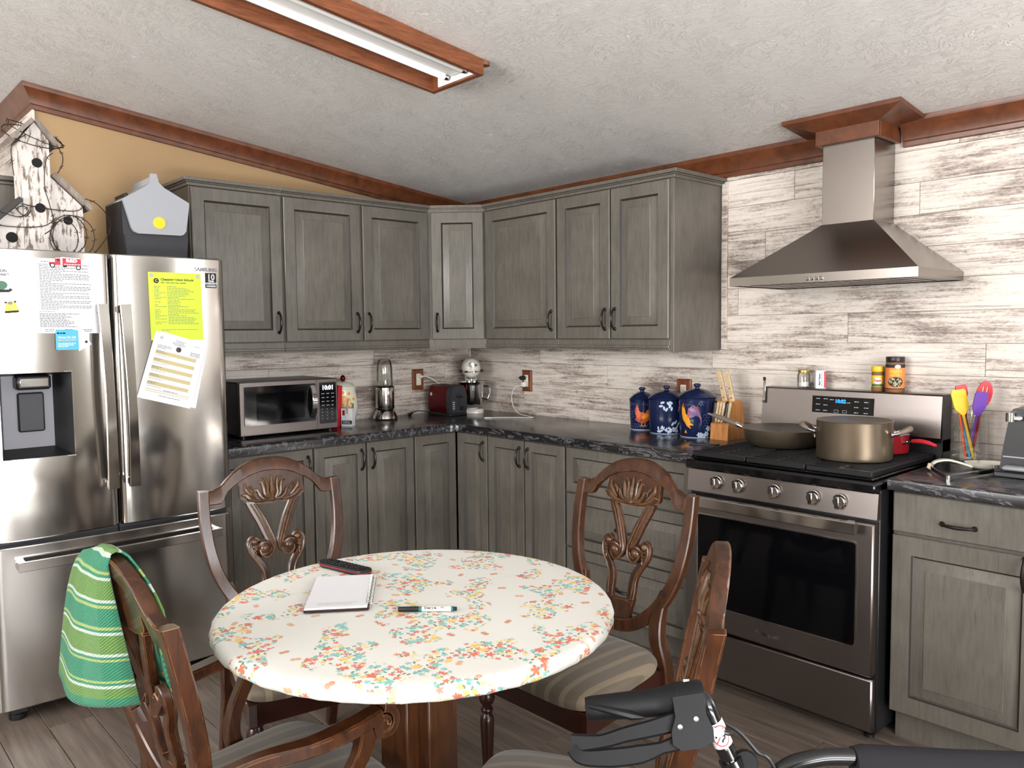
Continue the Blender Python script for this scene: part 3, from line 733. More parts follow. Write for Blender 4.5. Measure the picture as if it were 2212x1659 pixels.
t, W, H, pm = sheet_thing('school_calendar', 'bright lime green school calendar sheet on the right fridge door', 'paper', (-2.264, 1.681), (-2.054, 1.682), (-2.051, 1.409), (-2.261, 1.410), .002, 'lime')
m = MB(); vs, fs = text_mesh('Chesaning Union Schools', .0125, lambda x, y: pm(.047+x, .0285-y), .0004, 'LEFT', 1.02); m.add(vs, fs)
m.rect(.047, .175, .0352, .0358, pm)
vs, fs = text_mesh('2024 - 2025 School Year Calendar', .0075, lambda x, y: pm(.047+x, .041-y), .0002, 'LEFT', .95); m.add(vs, fs); m.build('heading', 'inkd', t, smooth=0)
m = MB(); m.ellipse(.03, .034, .0105, .0105, 0, pm); m.build('round_logo', 'inkd', t, smooth=0)
m = MB(); vs, fs = text_mesh('C', .014, lambda x, y: (lambda p: (p[0]+.0006, p[1], p[2]))(pm(.03+x, .034-y)), .0002); m.add(vs, fs); m.build('logo_letter', 'lime', t, smooth=0)
m = MB(); y = .056
for k in range(25):
    if k not in (9, 11, 14, 22): words(m, .02, .075, y, .002, pm, 0, rn.choice((.3, .4, .45, .8)), rn)
    words(m, .07, .198, y, .0022, pm, 0, rn.uniform(.25, 1) if k not in (9, 11, 14) else .35, rn); y += .0062
words(m, .042, .19, .228, .0018, pm, 0, 1, rn); words(m, .042, .19, .234, .0018, pm, 0, .25, rn)
m.build('small_print', 'ink', t, smooth=0)
for xx in (.012, .195):
    m = MB(); p = pm(xx, .012); m.lathe([(.0, .004), (.007, .004), (.008, .001), (.008, 0)], 16, (0, 0, 0), axis='x'); o = m.build('clear_magnet', 'lgrey'); o.location = tuple(Vector(p)+t.location)
    tag(o, 'small clear round magnet at the lime calendar\'s top %s corner' % ('left' if xx < .1 else 'right'), 'magnet', 'clear round magnets')
sheet_thing('form_sheet', 'white sheet tucked beneath the tilted beige-striped form', 'paper', (-2.222, 1.446), (-2.034, 1.388), (-2.096, 1.126), (-2.304, 1.180), .0035, 'paper')
t, W, H, pm = sheet_thing('form_sheet', 'tilted white form with beige bands overlapping the lime calendar', 'paper', (-2.243, 1.449), (-2.040, 1.391), (-2.120, 1.126), (-2.324, 1.187), .006, 'paper')
m = MB()
for k in range(5): m.rect(.02, .185, .073+.0315*k, .073+.0315*k+.0145, pm, 0, 4)
m.rect(.02, .195, .230, .2325, pm, 0, 4); m.rect(.02, .195, .238, .240, pm, 0, 4)
m.build('beige_bands', 'tan', t, smooth=0)
m = MB()
for k, (a, b) in enumerate(((.085, .13), (.09, .118), (.078, .125), (.075, .13), (.082, .126))): words(m, a, b, .019+.0045*k, .0018, pm, 0, 1, rn)
for k in range(3): words(m, .022, .075, .052+.0055*k, .0022, pm, 0, 1 if k < 2 else .6, rn); words(m, .155, .195, .052+.006*k, .0022, pm, 0, 1, rn)
words(m, .165, .185, .024, .0015, pm, 0, 1, rn); m.rect(.02, .19, .0705, .0712, pm)
for k in range(5):
    for q in range(2): words(m, .022, .07, .0755+.0315*k+.0055*q, .0017, lambda x, y: (lambda p: (p[0]+.0004, p[1], p[2]))(pm(x, y)), 0, rn.uniform(.5, 1), rn)
    words(m, .022, .1, .093+.0315*k, .0014, pm, 0, .7, rn)
words(m, .09, .145, .2265, .0026, pm, 0, 1, rn); words(m, .075, .16, .25, .0022, pm, 0, 1, rn)
m.rect(.024, .034, .016, .0175, pm); m.rect(.023, .0245, .018, .027, pm); m.rect(.028, .0295, .02, .029, pm); m.rect(.032, .0335, .018, .026, pm); m.rect(.024, .033, .0225, .0235, pm)
m.build('small_print', 'ink', t, smooth=0)
p = Vector(pm(.104, .053))+t.location; m = MB(); m.lathe([(.0095, 0), (.0105, .002), (.0095, .005), (.006, .006), (0, .006)], 20, axis='x'); o = m.build('round_magnet', 'dgrey'); o.location = tuple(p)
tag(o, 'small dark round magnet holding the striped form', 'magnet')
def flat_thing(name, label, cat, poly, eps, mats, thick=.002, group=None):
    cy_ = sum(p[0] for p in poly)/len(poly); cz_ = sum(p[1] for p in poly)/len(poly); cx_ = fx(cy_)
    t = thing(name, label, cat, (cx_, cy_, cz_), 0, group)
    m = MB(); m.slab(poly, eps, eps+thick, lambda y, z, d: (fx(y)-cx_+d, y-cy_, z-cz_)); m.build('backing', mats, t, smooth=0)
    return t, (lambda y, z: (fx(y)-cx_+eps+thick+.0005, y-cy_, z-cz_)), (lambda y, z: (fx(y)-cx_+eps+thick+.0010, y-cy_, z-cz_))
t, fm1, fm2 = flat_thing('appointment_card', 'small white business card tucked behind the blue magnet', 'card', [(-2.548, 1.452), (-2.508, 1.462), (-2.479, 1.398), (-2.524, 1.373)], .0035, 'paper', .0006)
m = MB(); m.ellipse(-2.497, 1.408, .005, .005, 0, fm1); m.build('card_print', 'inkd', t, smooth=0)
t, fm1, fm2 = flat_thing('blue_magnet_card', 'sky blue helpline magnet at the notice\'s lower edge', 'magnet', [(-2.597, 1.455), (-2.529, 1.453), (-2.525, 1.449), (-2.524, 1.383), (-2.528, 1.379), (-2.598, 1.379), (-2.602, 1.383), (-2.601, 1.451)], .0055, 'blue', .001)
m = MB()
vs, fs = text_mesh('Nurses On Call', .0098, lambda x, y: fm1(-2.593+x, 1.4255+y), .0004, 'LEFT', .95); m.add(vs, fs)
for k in range(3): words(m, -2.594, -2.531, 1.403-.0055*k, .0028, fm1, 0, (.98, .9, .55)[k], rn)
m.build('white_print', 'paper', t, smooth=0)
m = MB(); words(m, -2.594, -2.532, 1.416, .005, fm1, 0, 1, rn); m.build('number_print', 'tan', t, smooth=0)
m = MB(); words(m, -2.597, -2.565, 1.441, .005, fm1, 0, 1, rn); m.build('logo_print', 'navy', t, smooth=0)
# truck magnet
tp = [(-2.617, 1.690), (-2.616, 1.702), (-2.598, 1.708), (-2.591, 1.718), (-2.574, 1.719), (-2.570, 1.722), (-2.507, 1.720), (-2.499, 1.714), (-2.499, 1.695), (-2.504, 1.680), (-2.513, 1.674), (-2.522, 1.680), (-2.54, 1.688), (-2.59, 1.688), (-2.60, 1.680), (-2.61, 1.681)]
t, fm1, fm2 = flat_thing('truck_magnet', 'red tanker truck magnet lettered R&D at the notice\'s top', 'magnet', tp, .006, 'paper', .0012)
m = MB(); m.stroke([(-2.567, 1.704), (-2.504, 1.703)], .028, fm1); m.stroke([(-2.612, 1.697), (-2.574, 1.697)], .010, fm1); m.stroke([(-2.592, 1.709), (-2.574, 1.709)], .014, fm1); m.build('red_body', 'red', t, smooth=0)
for q in ((-2.601, 1.690), (-2.514, 1.685)): m = MB(); m.ellipse(*q, .0092, .0092, 0, fm2); m.build('printed_wheel', 'inkd', t, smooth=0)
m = MB(); m.stroke([(-2.585, 1.711), (-2.577, 1.711)], .007, fm2); m.build('printed_window', 'inkd', t, smooth=0)
m = MB(); m.stroke([(-2.566, 1.688), (-2.553, 1.688)], .006, fm2); m.build('printed_tank', 'inkd', t, smooth=0)
fm3 = lambda y, z: (lambda p: (p[0]+.0012, p[1], p[2]))(fm1(y, z))
m = MB(); m.ellipse(-2.601, 1.690, .0055, .0055, 0, fm3); m.ellipse(-2.514, 1.685, .0055, .0055, 0, fm3)
vs, fs = text_mesh('R&D', .0165, lambda x, y: fm2(-2.536+x, 1.709+y), .0012, wide=1.15); m.add(vs, fs); words(m, -2.562, -2.507, 1.6955, .0034, fm2, 0, 1, rn); m.build('white_print', 'paper', t, smooth=0)
t, fm1, fm2 = flat_thing('round_top_magnet', 'white magnet with hand lettering cut by the photo\'s left edge', 'magnet', [(-2.79, 1.677), (-2.752, 1.674), (-2.735, 1.655), (-2.727, 1.622), (-2.727, 1.594), (-2.745, 1.588), (-2.79, 1.584)], .001, 'paper', .0015)
m = MB(); 
for tx, yy, zz in (('OFF', -2.7535, 1.6635), ('mit !', -2.752, 1.651)):
    vs, fs = text_mesh(tx, .0135, lambda x, y: fm1(yy+x, zz+y), .0003); m.add(vs, fs)
m.build('lettering', 'inkd', t, smooth=0)
m = MB(); m.ellipse(-2.765, 1.612, .021, .016, .2, fm1); m.build('green_patch', 'green', t, smooth=0)
m = MB(); m.stroke([(-2.785, 1.592), (-2.74, 1.593), (-2.733, 1.60)], .010, fm2); m.build('dark_patch', 'inkd', t, smooth=0)
t, fm1, fm2 = flat_thing('yellow_magnet', 'small yellow and black figure magnet at the photo\'s left edge', 'magnet', [(-2.757, 1.514), (-2.712, 1.519), (-2.714, 1.531), (-2.721, 1.548), (-2.731, 1.558), (-2.746, 1.556), (-2.755, 1.538)], .001, 'yellow', .0015)
m = MB(); m.stroke([(-2.756, 1.517), (-2.713, 1.521)], .008, fm1); m.ellipse(-2.752, 1.552, .004, .004, 0, fm1); m.ellipse(-2.723, 1.555, .004, .004, 0, fm1); m.build('black_print', 'inkd', t, smooth=0)
m = MB(); m.ellipse(-2.739, 1.550, .0075, .006, 0, fm1); m.build('brown_print', 'chair', t, smooth=0)

# ------------------------------------------------------------------ gas stove
sx0, SW = 2.188, .762
st = thing('gas_stove', 'stainless steel freestanding gas stove with five front knobs', 'stove', (sx0, 0, 0))
m = MB(); m.box(0, SW, -.645, -.02, .035, .905, .003); m.build('body', 'black', st)
m = MB(); m.box(.008, SW-.004, -.676, -.645, .046, .232, .006); m.build('drawer', 'steelh', st)
m = MB(); m.box(.006, SW-.002, -.69, -.645, .245, .772, .006); od = m.build('oven_door', 'steelh', st)
def rr(x0, x1, z0, z1, r, n=5):
    P = []
    for cx_, cz_, a0 in ((x1-r, z1-r, 0), (x0+r, z1-r, PI/2), (x0+r, z0+r, PI), (x1-r, z0+r, 3*PI/2)):
        for i in range(n+1): a = a0+PI/2*i/n; P.append((cx_+r*math.cos(a), cz_+r*math.sin(a)))
    return P
m = MB(); m.slab(rr(.064, .706, .338, .705, .012), -.692, -.688, lambda x, z, y: (x, y, z)); m.build('window_trim', 'steel', od, smooth=0)
m = MB(); m.slab(rr(.069, .701, .343, .700, .010), -.6935, -.689, lambda x, z, y: (x, y, z)); m.build('window', 'ovenglass', od, smooth=0)
m = MB(); m.bar([(.022+.70*i/12, -.742-.006*math.sin(PI*i/12), .762) for i in range(13)], (0, 0, 1), .040, .022)
for x in (.05, .69): m.box(x-.015, x+.015, -.738, -.685, .746, .778, .003)
m.build('handle', 'steel', od)
vs, fs = text_mesh('Whirlpool', .024, lambda x, y: (.372+x, -.6912, .290+y), .0005); m = MB(); m.add(vs, fs); m.build('brand_lettering', 'chrome', od, smooth=0)
m = MB(); m.add([(.003, -.645, .785), (SW-.0, -.645, .785), (SW-.0, -.672, .785), (.003, -.672, .785), (.003, -.645, .872), (SW-.0, -.645, .872), (SW-.0, -.662, .872), (.003, -.662, .872)],
   [(0, 1, 2, 3), (4, 7, 6, 5), (3, 2, 6, 7), (0, 3, 7, 4), (1, 5, 6, 2), (0, 4, 5, 1)]); cp = m.build('control_panel', 'steelh', st, smooth=0)
for kx in (.140, .236, .386, .537, .634):
    m = MB(); m.lathe([(0, 0), (.026, 0), (.026, .004), (.023, .006), (.022, .016), (.020, .018), (0, .018)], 24, axis='y'); m.box(-.009, .009, -.0, .034, -.022, .022, .003)
    T_ = Matrix.Scale(-1, 4, (0, 1, 0)); m.v = [tuple(T_ @ Vector(v)) for v in m.v]
    k = m.build('knob', 'steel', cp, (kx, -.667, .832), (.11, 0, 0))
    m = MB(); m.box(-.0095, -.002, -.0345, -.02, -.004, .0225); m.build('knob_mark', 'inkd', k)
m = MB(); m.box(.0, SW, -.69, -.02, .875, .912, .008); m.box(.02, SW-.02, -.66, -.10, .912, .922, .004); m.build('cooktop', 'blackgloss', st)
for q in range(3):
    m = MB(); x0 = .022+q*.241; x1 = x0+.236
    for a, b, c_, d in ((x0, x1, -.665, -.645), (x0, x1, -.125, -.108), (x0, x0+.014, -.65, -.11), (x1-.014, x1, -.65, -.11)): m.box(a, b, c_, d, .924, .944, .003)
    for k in range(13):
        yy = -.62+k*.0405; m.box(x0+.01, x1-.01, yy, yy+.010, .926, .9455, .003)
    m.box((x0+x1)/2-.007, (x0+x1)/2+.007, -.65, -.11, .93, .944, .002)
    for a in (x0+.004, x1-.012):
        for b in (-.655, -.125): m.box(a, a+.01, b, b+.01, .911, .93)
    m.build('grate', 'iron', st)
for bx_, by_ in ((.14, -.50), (.14, -.24), (.38, -.38), (.62, -.50), (.62, -.24)):
    m = MB(); m.lathe([(.05, .915), (.05, .922), (.036, .924), (.036, .927), (.0, .927)], 20, (bx_, by_, 0)); m.build('burner', 'iron', st)
m = MB(); m.box(.0, SW, -.098, -.012, .905, 1.0, .003); m.box(SW-.004, SW, -.098, -.012, .95, 1.168, .001); m.build('backguard_base', 'black', st)
m = MB(); m.slab([(-.098, .985), (-.108, 1.005), (-.095, 1.165), (-.088, 1.171), (-.012, 1.171), (-.012, .985)], .003, SW-.005, lambda y, z, x: (x, y, z)); bgp = m.build('backguard', 'steelh', st, smooth=20)
bgf = lambda x, z: (x, -.1085+(z-1.005)*.0812, z)
def bgm(dx, dz, e): return lambda x, y: (lambda p: (p[0], p[1]-e, p[2]))(bgf(dx+x, dz+y))
m = MB(); m.rect(-.131, .131, -.035, .035, bgm(.37, 1.108, .001)); m.build('display_panel', 'blackgloss', bgp, smooth=0)
m = MB(); m.rect(-.135, -.131, -.036, .036, bgm(.37, 1.108, .0012)); m.rect(-.131, .131, -.0365, -.035, bgm(.37, 1.108, .0012)); m.build('display_trim', 'chrome', bgp, smooth=0)
m = MB(); vs, fs = text_mesh('10:02', .021, bgm(.362, 1.124, .0018), .0009); m.add(vs, fs); m.build('clock_digits', 'clockb', bgp, smooth=0)
m = MB(); g = bgm(.37, 1.108, .0018)
for (a, b) in ((-.105, .024), (-.072, .024), (-.045, .022), (-.105, .0), (-.072, -.002), (-.105, -.025), (-.072, -.025), (.06, .018), (.1, .018), (.06, -.005), (.1, -.005), (.06, -.027), (.1, -.027), (.028, .012)): words(m, a-.009, a+.009, b, .0032, g, 0, 1, rn)
for a in (-.024, .012):
    for q in ((a-.009, a+.009, -.021, -.0198), (a-.009, a+.009, -.0312, -.030), (a-.009, a-.0078, -.031, -.020), (a+.0078, a+.009, -.031, -.020)): m.rect(*q, g)
m.build('button_print', 'lgrey', bgp, smooth=0)
for fx_ in (.04, .72):
    m = MB(); m.lathe([(.0, 0), (.018, 0), (.018, .01), (.009, .014), (.009, .04)], 14, (fx_, -.60, 0)); m.build('foot', 'black', st)
t = thing('hook_clip', 'slim chrome hook with black tip on the stove backguard\'s left end', 'clip', (sx0+.016, -.105, 1.10))
m = MB(); m.box(-.006, .006, -.004, .0, 0, .10, .0015); m.lathe([(0, 0), (.007, .002), (.008, .008), (.004, .014)], 10, (0, -.006, 0)); m.build('strip', 'chrome', t)
m = MB(); m.box(-.007, .007, -.006, .002, .10, .115, .003); m.build('tip', 'black', t)

# ------------------------------------------------------------------ range hood
h0, h1, hd = 2.232, 2.976, .44
t = thing('range_hood', 'stainless steel pyramid chimney range hood over the stove', 'range hood', (0, 0, 0))
m = MB(); c0, c1, cd = 2.502, 2.712, .19
m.add([(h0, 0, 1.606), (h1, 0, 1.606), (h1, -hd, 1.606), (h0, -hd, 1.606), (h0, 0, 1.640), (h1, 0, 1.640), (h1, -hd, 1.640), (h0, -hd, 1.640)],
  [(0, 3, 7, 4), (1, 5, 6, 2), (3, 2, 6, 7), (0, 4, 5, 1)])
band = m.build('front_band', 'hood', t, smooth=0)
m = MB(); m.add([(h0, 0, 1.640), (h1, 0, 1.640), (h1, -hd, 1.640), (h0, -hd, 1.640), (c0, 0, 1.85), (c1, 0, 1.85), (c1, -cd, 1.85), (c0, -cd, 1.85)],
  [(3, 2, 6, 7), (0, 3, 7, 4), (1, 5, 6, 2), (4, 7, 6, 5), (0, 4, 5, 1)]); m.build('canopy', 'hood', t, smooth=0)
m = MB(); m.box(c0, c1, -cd, -.001, 1.845, 2.20, .002); m.build('chimney', 'hood', t)
m = MB(); m.box(h0+.02, h1-.02, -hd+.02, -.01, 1.609, 1.615)
for k in range(14): m.box(h0+.06+k*.045, h0+.085+k*.045, -hd+.06, -.06, 1.606, 1.610)
m.build('grease_filter', 'steelh', t)
for k in range(4):
    m = MB(); m.lathe([(.0065, 0), (.0065, .006), (.005, .008), (0, .008)], 12, axis='y', T=Matrix.Scale(-1, 4, (0, 1, 0))); m.build('button', 'chrome', t, (2.572+k*.0185, -hd, 1.619))
t = thing('chimney_surround', 'reddish oak flared collar where the hood chimney meets the ceiling', 'trim', (0, 0, 0))
m = MB(); m.box(c0-.022, c1+.022, -cd-.022, -cd-.003, 2.165, 2.235, .002); m.box(c0-.022, c0-.003, -cd-.003, -.002, 2.165, 2.235, .002); m.box(c1+.003, c1+.022, -cd-.003, -.002, 2.165, 2.235, .002); m.build('collar', 'trim', t, smooth=0)
m = MB(); b0 = (c0-.022, c1+.022, -cd-.022, 2.222); t0 = (2.365, 2.838, -.272)
def ctop(x, y, d=0): return (x, y, cz(y)-d)
V = [(b0[0], -.0, b0[3]), (b0[1], 0, b0[3]), (b0[1], b0[2], b0[3]), (b0[0], b0[2], b0[3]), ctop(t0[0], -.055, .016), ctop(t0[1], -.0, .016), ctop(t0[1], t0[2], .016), ctop(t0[0], t0[2], .016), ctop(t0[0], -.055), ctop(t0[1], -.0), ctop(t0[1], t0[2]), ctop(t0[0], t0[2])]
m.add(V, [(3, 2, 6, 7), (0, 3, 7, 4), (1, 5, 6, 2), (7, 6, 10, 11), (4, 7, 11, 8), (6, 5, 9, 10)]); m.build('flare', 'trim', t, smooth=0)

# ------------------------------------------------------------------ ceiling light
fx0, fx1, fy1, fy0 = 1.545, 1.842, -1.432, -2.72
t = thing('ceiling_light', 'wood-framed fluorescent strip light on the sloped ceiling', 'ceiling light', (0, 0, 0))
def cbox(m, x0, x1, y0, y1, d0, d1, mi=0):
    m.add([(x, y, cz(y)-d) for x in (x0, x1) for y in (y0, y1) for d in (d1, d0)], [(0, 1, 3, 2), (4, 6, 7, 5), (0, 4, 5, 1), (2, 3, 7, 6), (0, 2, 6, 4), (1, 5, 7, 3)], mi)
for a in ((fx0, fx0+.019, fy0, fy1), (fx1-.019, fx1, fy0, fy1), (fx0+.019, fx1-.019, fy1-.019, fy1), (fx0+.019, fx1-.019, fy0, fy0+.019)):
    m = MB(); cbox(m, *a, .001, .058); m.build('frame_rail', 'fixture', t, smooth=0)
m = MB(); cbox(m, 1.64, 1.80, fy0+.03, fy1-.02, .002, .012); cbox(m, 1.69, 1.75, fy0+.03, fy1-.03, .012, .034); cbox(m, 1.60, 1.82, fy1-.022, fy1-.0195, .003, .052); m.build('reflector', 'white2', t, smooth=0)
for x in (1.668, 1.772):
    ya, yb_ = fy0+.05, fy1-.045; m = MB(); m.tube([(x, ya, cz(ya)-.034), (x, yb_, cz(yb_)-.034)], .0125, 14); tb = m.build('tube', 'tube' if x < 1.7 else 'white2', t)
    m = MB(); m.tube([(x, yb_-.002, cz(yb_)-.034), (x, yb_+.014, cz(yb_)-.034)], .0132, 14); m.build('end_cap', 'chrome', tb)
m = MB(); m.lathe([(.018, 0), (.018, .012), (.01, .016), (0, .016)], 12, (1.835, fy1+.012, cz(fy1)-.02)); m.build('corner_knob', 'fixture', t)

# ------------------------------------------------------------------ table
TX, TY, TR_, TZ = 2.45, -2.197, .487, .752
tb = thing('dining_table', 'round wooden pedestal dining table under the floral cover', 'table', (TX, TY, 0))
m = MB(); m.lathe([(0, .718), (TR_-.022, .718), (TR_-.016, .724), (TR_-.016, .742), (TR_-.022, .7475), (0, .7475)], 64); m.build('tabletop', 'table', tb)
m = MB(); a = .085
for q in range(4):
    T_ = Matrix.Rotation(PI/2*q+.12, 4, 'Z'); m.box(.028, .088, -.05, .05, .10, .70, .004, T=T_)
m.box(-.045, .045, -.045, .045, .10, .70, T=Matrix.Rotation(.12+PI/4, 4, 'Z'))
m.build('pedestal', 'table', tb)
m = MB(); m.lathe([(0, .66), (.13, .66), (.16, .70), (.16, .7175), (0, .7175)], 24); m.build('top_plate', 'table', tb)
for q in range(4):
    m = MB(); an = PI/2*q+math.radians(70)
    P = catmull([(math.cos(an)*r, math.sin(an)*r, z) for r, z in ((.04, .20), (.11, .17), (.18, .09), (.23, .04), (.26, .03))], 5)
    m.bar(P, (-math.sin(an), math.cos(an), 0), .055, lerpl([.09, .06, .05], len(P))); m.build('foot', 'table', tb)
# fitted cover: top, rolled edge and gathered underside, UV-mapped flat so that the print runs over the edge
def cover():
    m = MB(); n = 128; prof = [(0, 0)]+[(TR_*k/14, 0) for k in range(1, 14)]
    R = TR_; rr_ = .014
    for k in range(0, 9):
        an = PI*k/8; prof.append((R-.010+.016*math.sin(an), -.019+.019*math.cos(an)))
    prof += [(R-.03, -.039), (R-.06, -.0388)]
    uv = []; L_ = 0; vs = []; fs = []
    for k, (r, z) in enumerate(prof):
        if k: L_ += math.dist(prof[k], prof[k-1])
        for i in range(n):
            an = 2*PI*i/n; w_ = 0
            if r > TR_-.03: w_ = .0016*math.sin(an*46+math.sin(an*7)*2)*(1 if z < -.01 else .35)
            vs.append(((r+w_)*math.cos(an), (r+w_)*math.sin(an), z+TZ+(.0008*math.sin(9*r*math.cos(an)*3+2)*math.sin(7*r*math.sin(an)*3) if r < TR_-.06 else 0)))
            uv.append((L_*math.cos(an), L_*math.sin(an)))
    for k in range(len(prof)-1):
        for i in range(n): j = (i+1) % n; fs.append((k*n+i, k*n+j, (k+1)*n+j, (k+1)*n+i))
    m.add(vs, fs); o = m.build('table_cover', 'cloth', None, (TX, TY, 0), smooth=0, fixn=False)
    me = o.data; me.polygons.foreach_set('use_smooth', [True]*len(me.polygons))
    ul = me.uv_layers.new(name='UVMap')
    for lp in me.loops: ul.data[lp.index].uv = uv[lp.vertex_index]
    return tag(o, 'white fitted table cover printed with small coral, yellow and teal flowers', 'tablecloth')
cover()

# ------------------------------------------------------------------ chairs
def yb(z): return -.19-(z-.46)*.22
def BK(x, z, off=0): return (x, yb(z)+off, z)
def zo(x):
    x = abs(x)
    return 1.0-.080*(x/.168)**2.3 if x < .168 else .92-.0135*min(1, (x-.168)/.028)
def zi(x):
    x = abs(x)
    if x < .150: return .957-.058*(x/.150)**2.1
    return max(.899-(x-.150)*1.5, .862)
def tube_chair(): pass
def chair_meshes():
    M_ = {}
    m = MB(); xs = [-.2115+.423*i/56 for i in range(57)]
    # crest rail as a strip of quads so the long outline shades cleanly
    vs = []; fs = []
    for x in xs:
        c = .0035
        for zz, of in ((zo(x)-c, .015), (zo(x), .0115), (zo(x), -.0115), (zo(x)-c, -.015), (zi(x)+c, -.015), (zi(x), -.0115), (zi(x), .0115), (zi(x)+c, .015)): vs.append(BK(x, zz, of))
    for k in range(56):
        for q in range(8): p = (q+1) % 8; fs.append((k*8+q, k*8+p, (k+1)*8+p, (k+1)*8+q))
    fs += [tuple(range(8))[::-1], tuple(56*8+q for q in range(8))]
    m.add(vs, fs); M_['crest_rail'] = (m, 'chair')
    for sg, nm in ((1, 'stile_a'), (-1, 'stile_b')):
        m = MB(); pts = catmull([(sg*x, z, 0) for x, z in ((.227, .908), (.229, .85), (.228, .79), (.221, .72), (.205, .65), (.176, .585), (.134, .528), (.085, .489), (.036, .471), (0, .467))], 5)
        m.bar([BK(p.x, p.y) for p in pts], (0, 1, -.0), .034, lerpl([.034, .034, .035, .037, .04, .042, .042], len(pts)), ch=.10); M_[nm] = (m, 'chair')
    # pierced splat
    m = MB(); f = lambda x, z, o: BK(x, z, o)
    top = [(x, zi(x)+.006) for x in (-.108, -.08, -.05, -.02, .0, .02, .05, .08, .108)]
    m.slab(top+[(.112, .875), (.108, .868), (.09, .858), (.05, .848), (0, .845), (-.05, .848), (-.09, .858), (-.108, .868), (-.112, .875)], -.009, .009, f)
    def rib(pts, w, mb_=m, of=0, t=.018):
        P = catmull([(x, z, 0) for x, z in pts], 5)
        mb_.bar([BK(p.x, p.y, of) for p in P], (0, 1, 0), t, lerpl(w, len(P)), ch=.14)
    for s in (-1, 1):
        rib([(s*.082, .862), (s*.066, .83), (s*.046, .79), (s*.03, .75), (s*.018, .715), (s*.02, .69), (s*.036, .676), (s*.05, .684), (s*.054, .70), (s*.042, .712)], [.030, .034, .036, .034, .026, .018, .014, .012])
        rib([(s*.062, .724), (s*.074, .736), (s*.088, .728), (s*.092, .708), (s*.084, .682), (s*.064, .655), (s*.05, .63), (s*.045, .605), (s*.045, .575), (s*.042, .545)], [.012, .014, .018, .022, .026, .028, .03, .028])
        m.lathe([(0, -.009), (.030, -.009), (.030, .008), (.026, .011), (0, .012)], 18, T=Matrix.Translation(BK(s*.044, .697)) @ Matrix.Rotation(-PI/2-.216, 4, 'X'))
    m.slab([(-.06, .556), (-.03, .548), (0, .546), (.03, .548), (.06, .556), (.052, .52), (.05, .48), (.045, .468), (-.045, .468), (-.05, .48), (-.052, .52)], -.009, .009, f)
    M_['splat'] = (m, 'chair')
    # carving in relief
    m = MB()
    def leaf(pts, r, of=.012):
        P = catmull([(x, z, 0) for x, z in pts], 5); m.tube([BK(p.x, p.y, of) for p in P], lerpl(r, len(P)), 7)
    leaf([(0, .862), (0, .885), (0, .91), (0, .942)], [.006, .011, .009, .002])
    for s in (-1, 1):
        leaf([(s*.006, .862), (s*.016, .88), (s*.016, .905), (s*.022, .93), (s*.036, .934)], [.004, .0065, .006, .005, .002])
        leaf([(s*.008, .862), (s*.026, .876), (s*.03, .9), (s*.036, .92), (s*.048, .918)], [.004, .007, .007, .005, .002])
        leaf([(s*.006, .858), (s*.03, .862), (s*.044, .876), (s*.052, .894), (s*.066, .892)], [.004, .007, .007, .005, .002])
        leaf([(s*.02, .856), (s*.052, .858), (s*.078, .868), (s*.094, .882), (s*.114, .879)], [.003, .006, .009, .007, .002])
        leaf([(s*.06, .868), (s*.076, .882), (s*.09, .90), (s*.092, .922)], [.003, .007, .008, .002])
        leaf([(s*.062, .884), (s*.066, .90), (s*.076, .908), (s*.072, .898)], [.003, .004, .004, .002])
        leaf([(s*.066, .85), (s*.05, .82), (s*.034, .78), (s*.02, .742), (s*.010, .71), (s*.016, .682), (s*.036, .668), (s*.054, .678), (s*.06, .696)], [.0035, .004, .0042, .0042, .004, .004, .004, .003], .010)
        leaf([(s*.078, .85), (s*.062, .82), (s*.044, .78), (s*.03, .742), (s*.02, .712), (s*.024, .69), (s*.038, .68)], [.003, .0035, .0038, .0038, .003, .002], .010)
        leaf([(s*.07, .722), (s*.078, .73), (s*.09, .722), (s*.094, .704), (s*.086, .676), (s*.066, .648), (s*.054, .622), (s*.05, .59), (s*.047, .556)], [.003, .004, .004, .004, .004, .004, .0035, .003], .010)
        for k in range(4): leaf([(s*(.066+.003*k), .712-.011*k), (s*(.078-.001*k), .706-.012*k), (s*(.084-.003*k), .712-.013*k)], [.002, .003, .0015], .011)
        m.lathe([(0, .012), (.008, .011), (.014, .006), (.017, 0)], 16, T=Matrix.Translation(BK(s*.043, .697, .009)) @ Matrix.Rotation(-PI/2-.216, 4, 'X'))
        m.lathe([(0, .009), (.006, .008), (.010, .004), (.012, 0)], 14, T=Matrix.Translation(BK(s*.074, .722, .009)) @ Matrix.Rotation(-PI/2-.216, 4, 'X'))
    m.lathe([(0, .012), (.005, .011), (.008, .006), (.009, 0)], 14, T=Matrix.Translation(BK(0, .860, .009)) @ Matrix.Rotation(-PI/2-.216, 4, 'X'))
    M_['carving'] = (m, 'carve')
    for s, nm in ((1, 'rear_leg_a'), (-1, 'rear_leg_b')):
        m = MB(); P = catmull([(s*.172, yb(.60)-.004, .605), (s*.158, yb(.53), .53), (s*.166, yb(.46), .46), (s*.186, -.195, .38), (s*.188, -.215, .22), (s*.19, -.275, .0)], 6)
        m.bar(P, (1, 0, 0), lerpl([.03, .044, .046, .042, .036, .032], len(P)), lerpl([.022, .034, .042, .044, .038, .032], len(P)), ch=.1); M_[nm] = (m, 'chair')
    m = MB(); zt, zb = .372, .308
    def rail(a, b, t=.022):
        A = Vector((a[0], a[1], 0)); B = Vector((b[0], b[1], 0)); d = (B-A).normalized(); nn = Vector((-d.y, d.x, 0))*t
        q = [A, B, B+nn, A+nn]; m.add([(p.x, p.y, z) for z in (zb, zt) for p in q], [(0, 1, 2, 3), (7, 6, 5, 4)]+[(i, (i+1) % 4, 4+(i+1) % 4, 4+i) for i in range(4)])
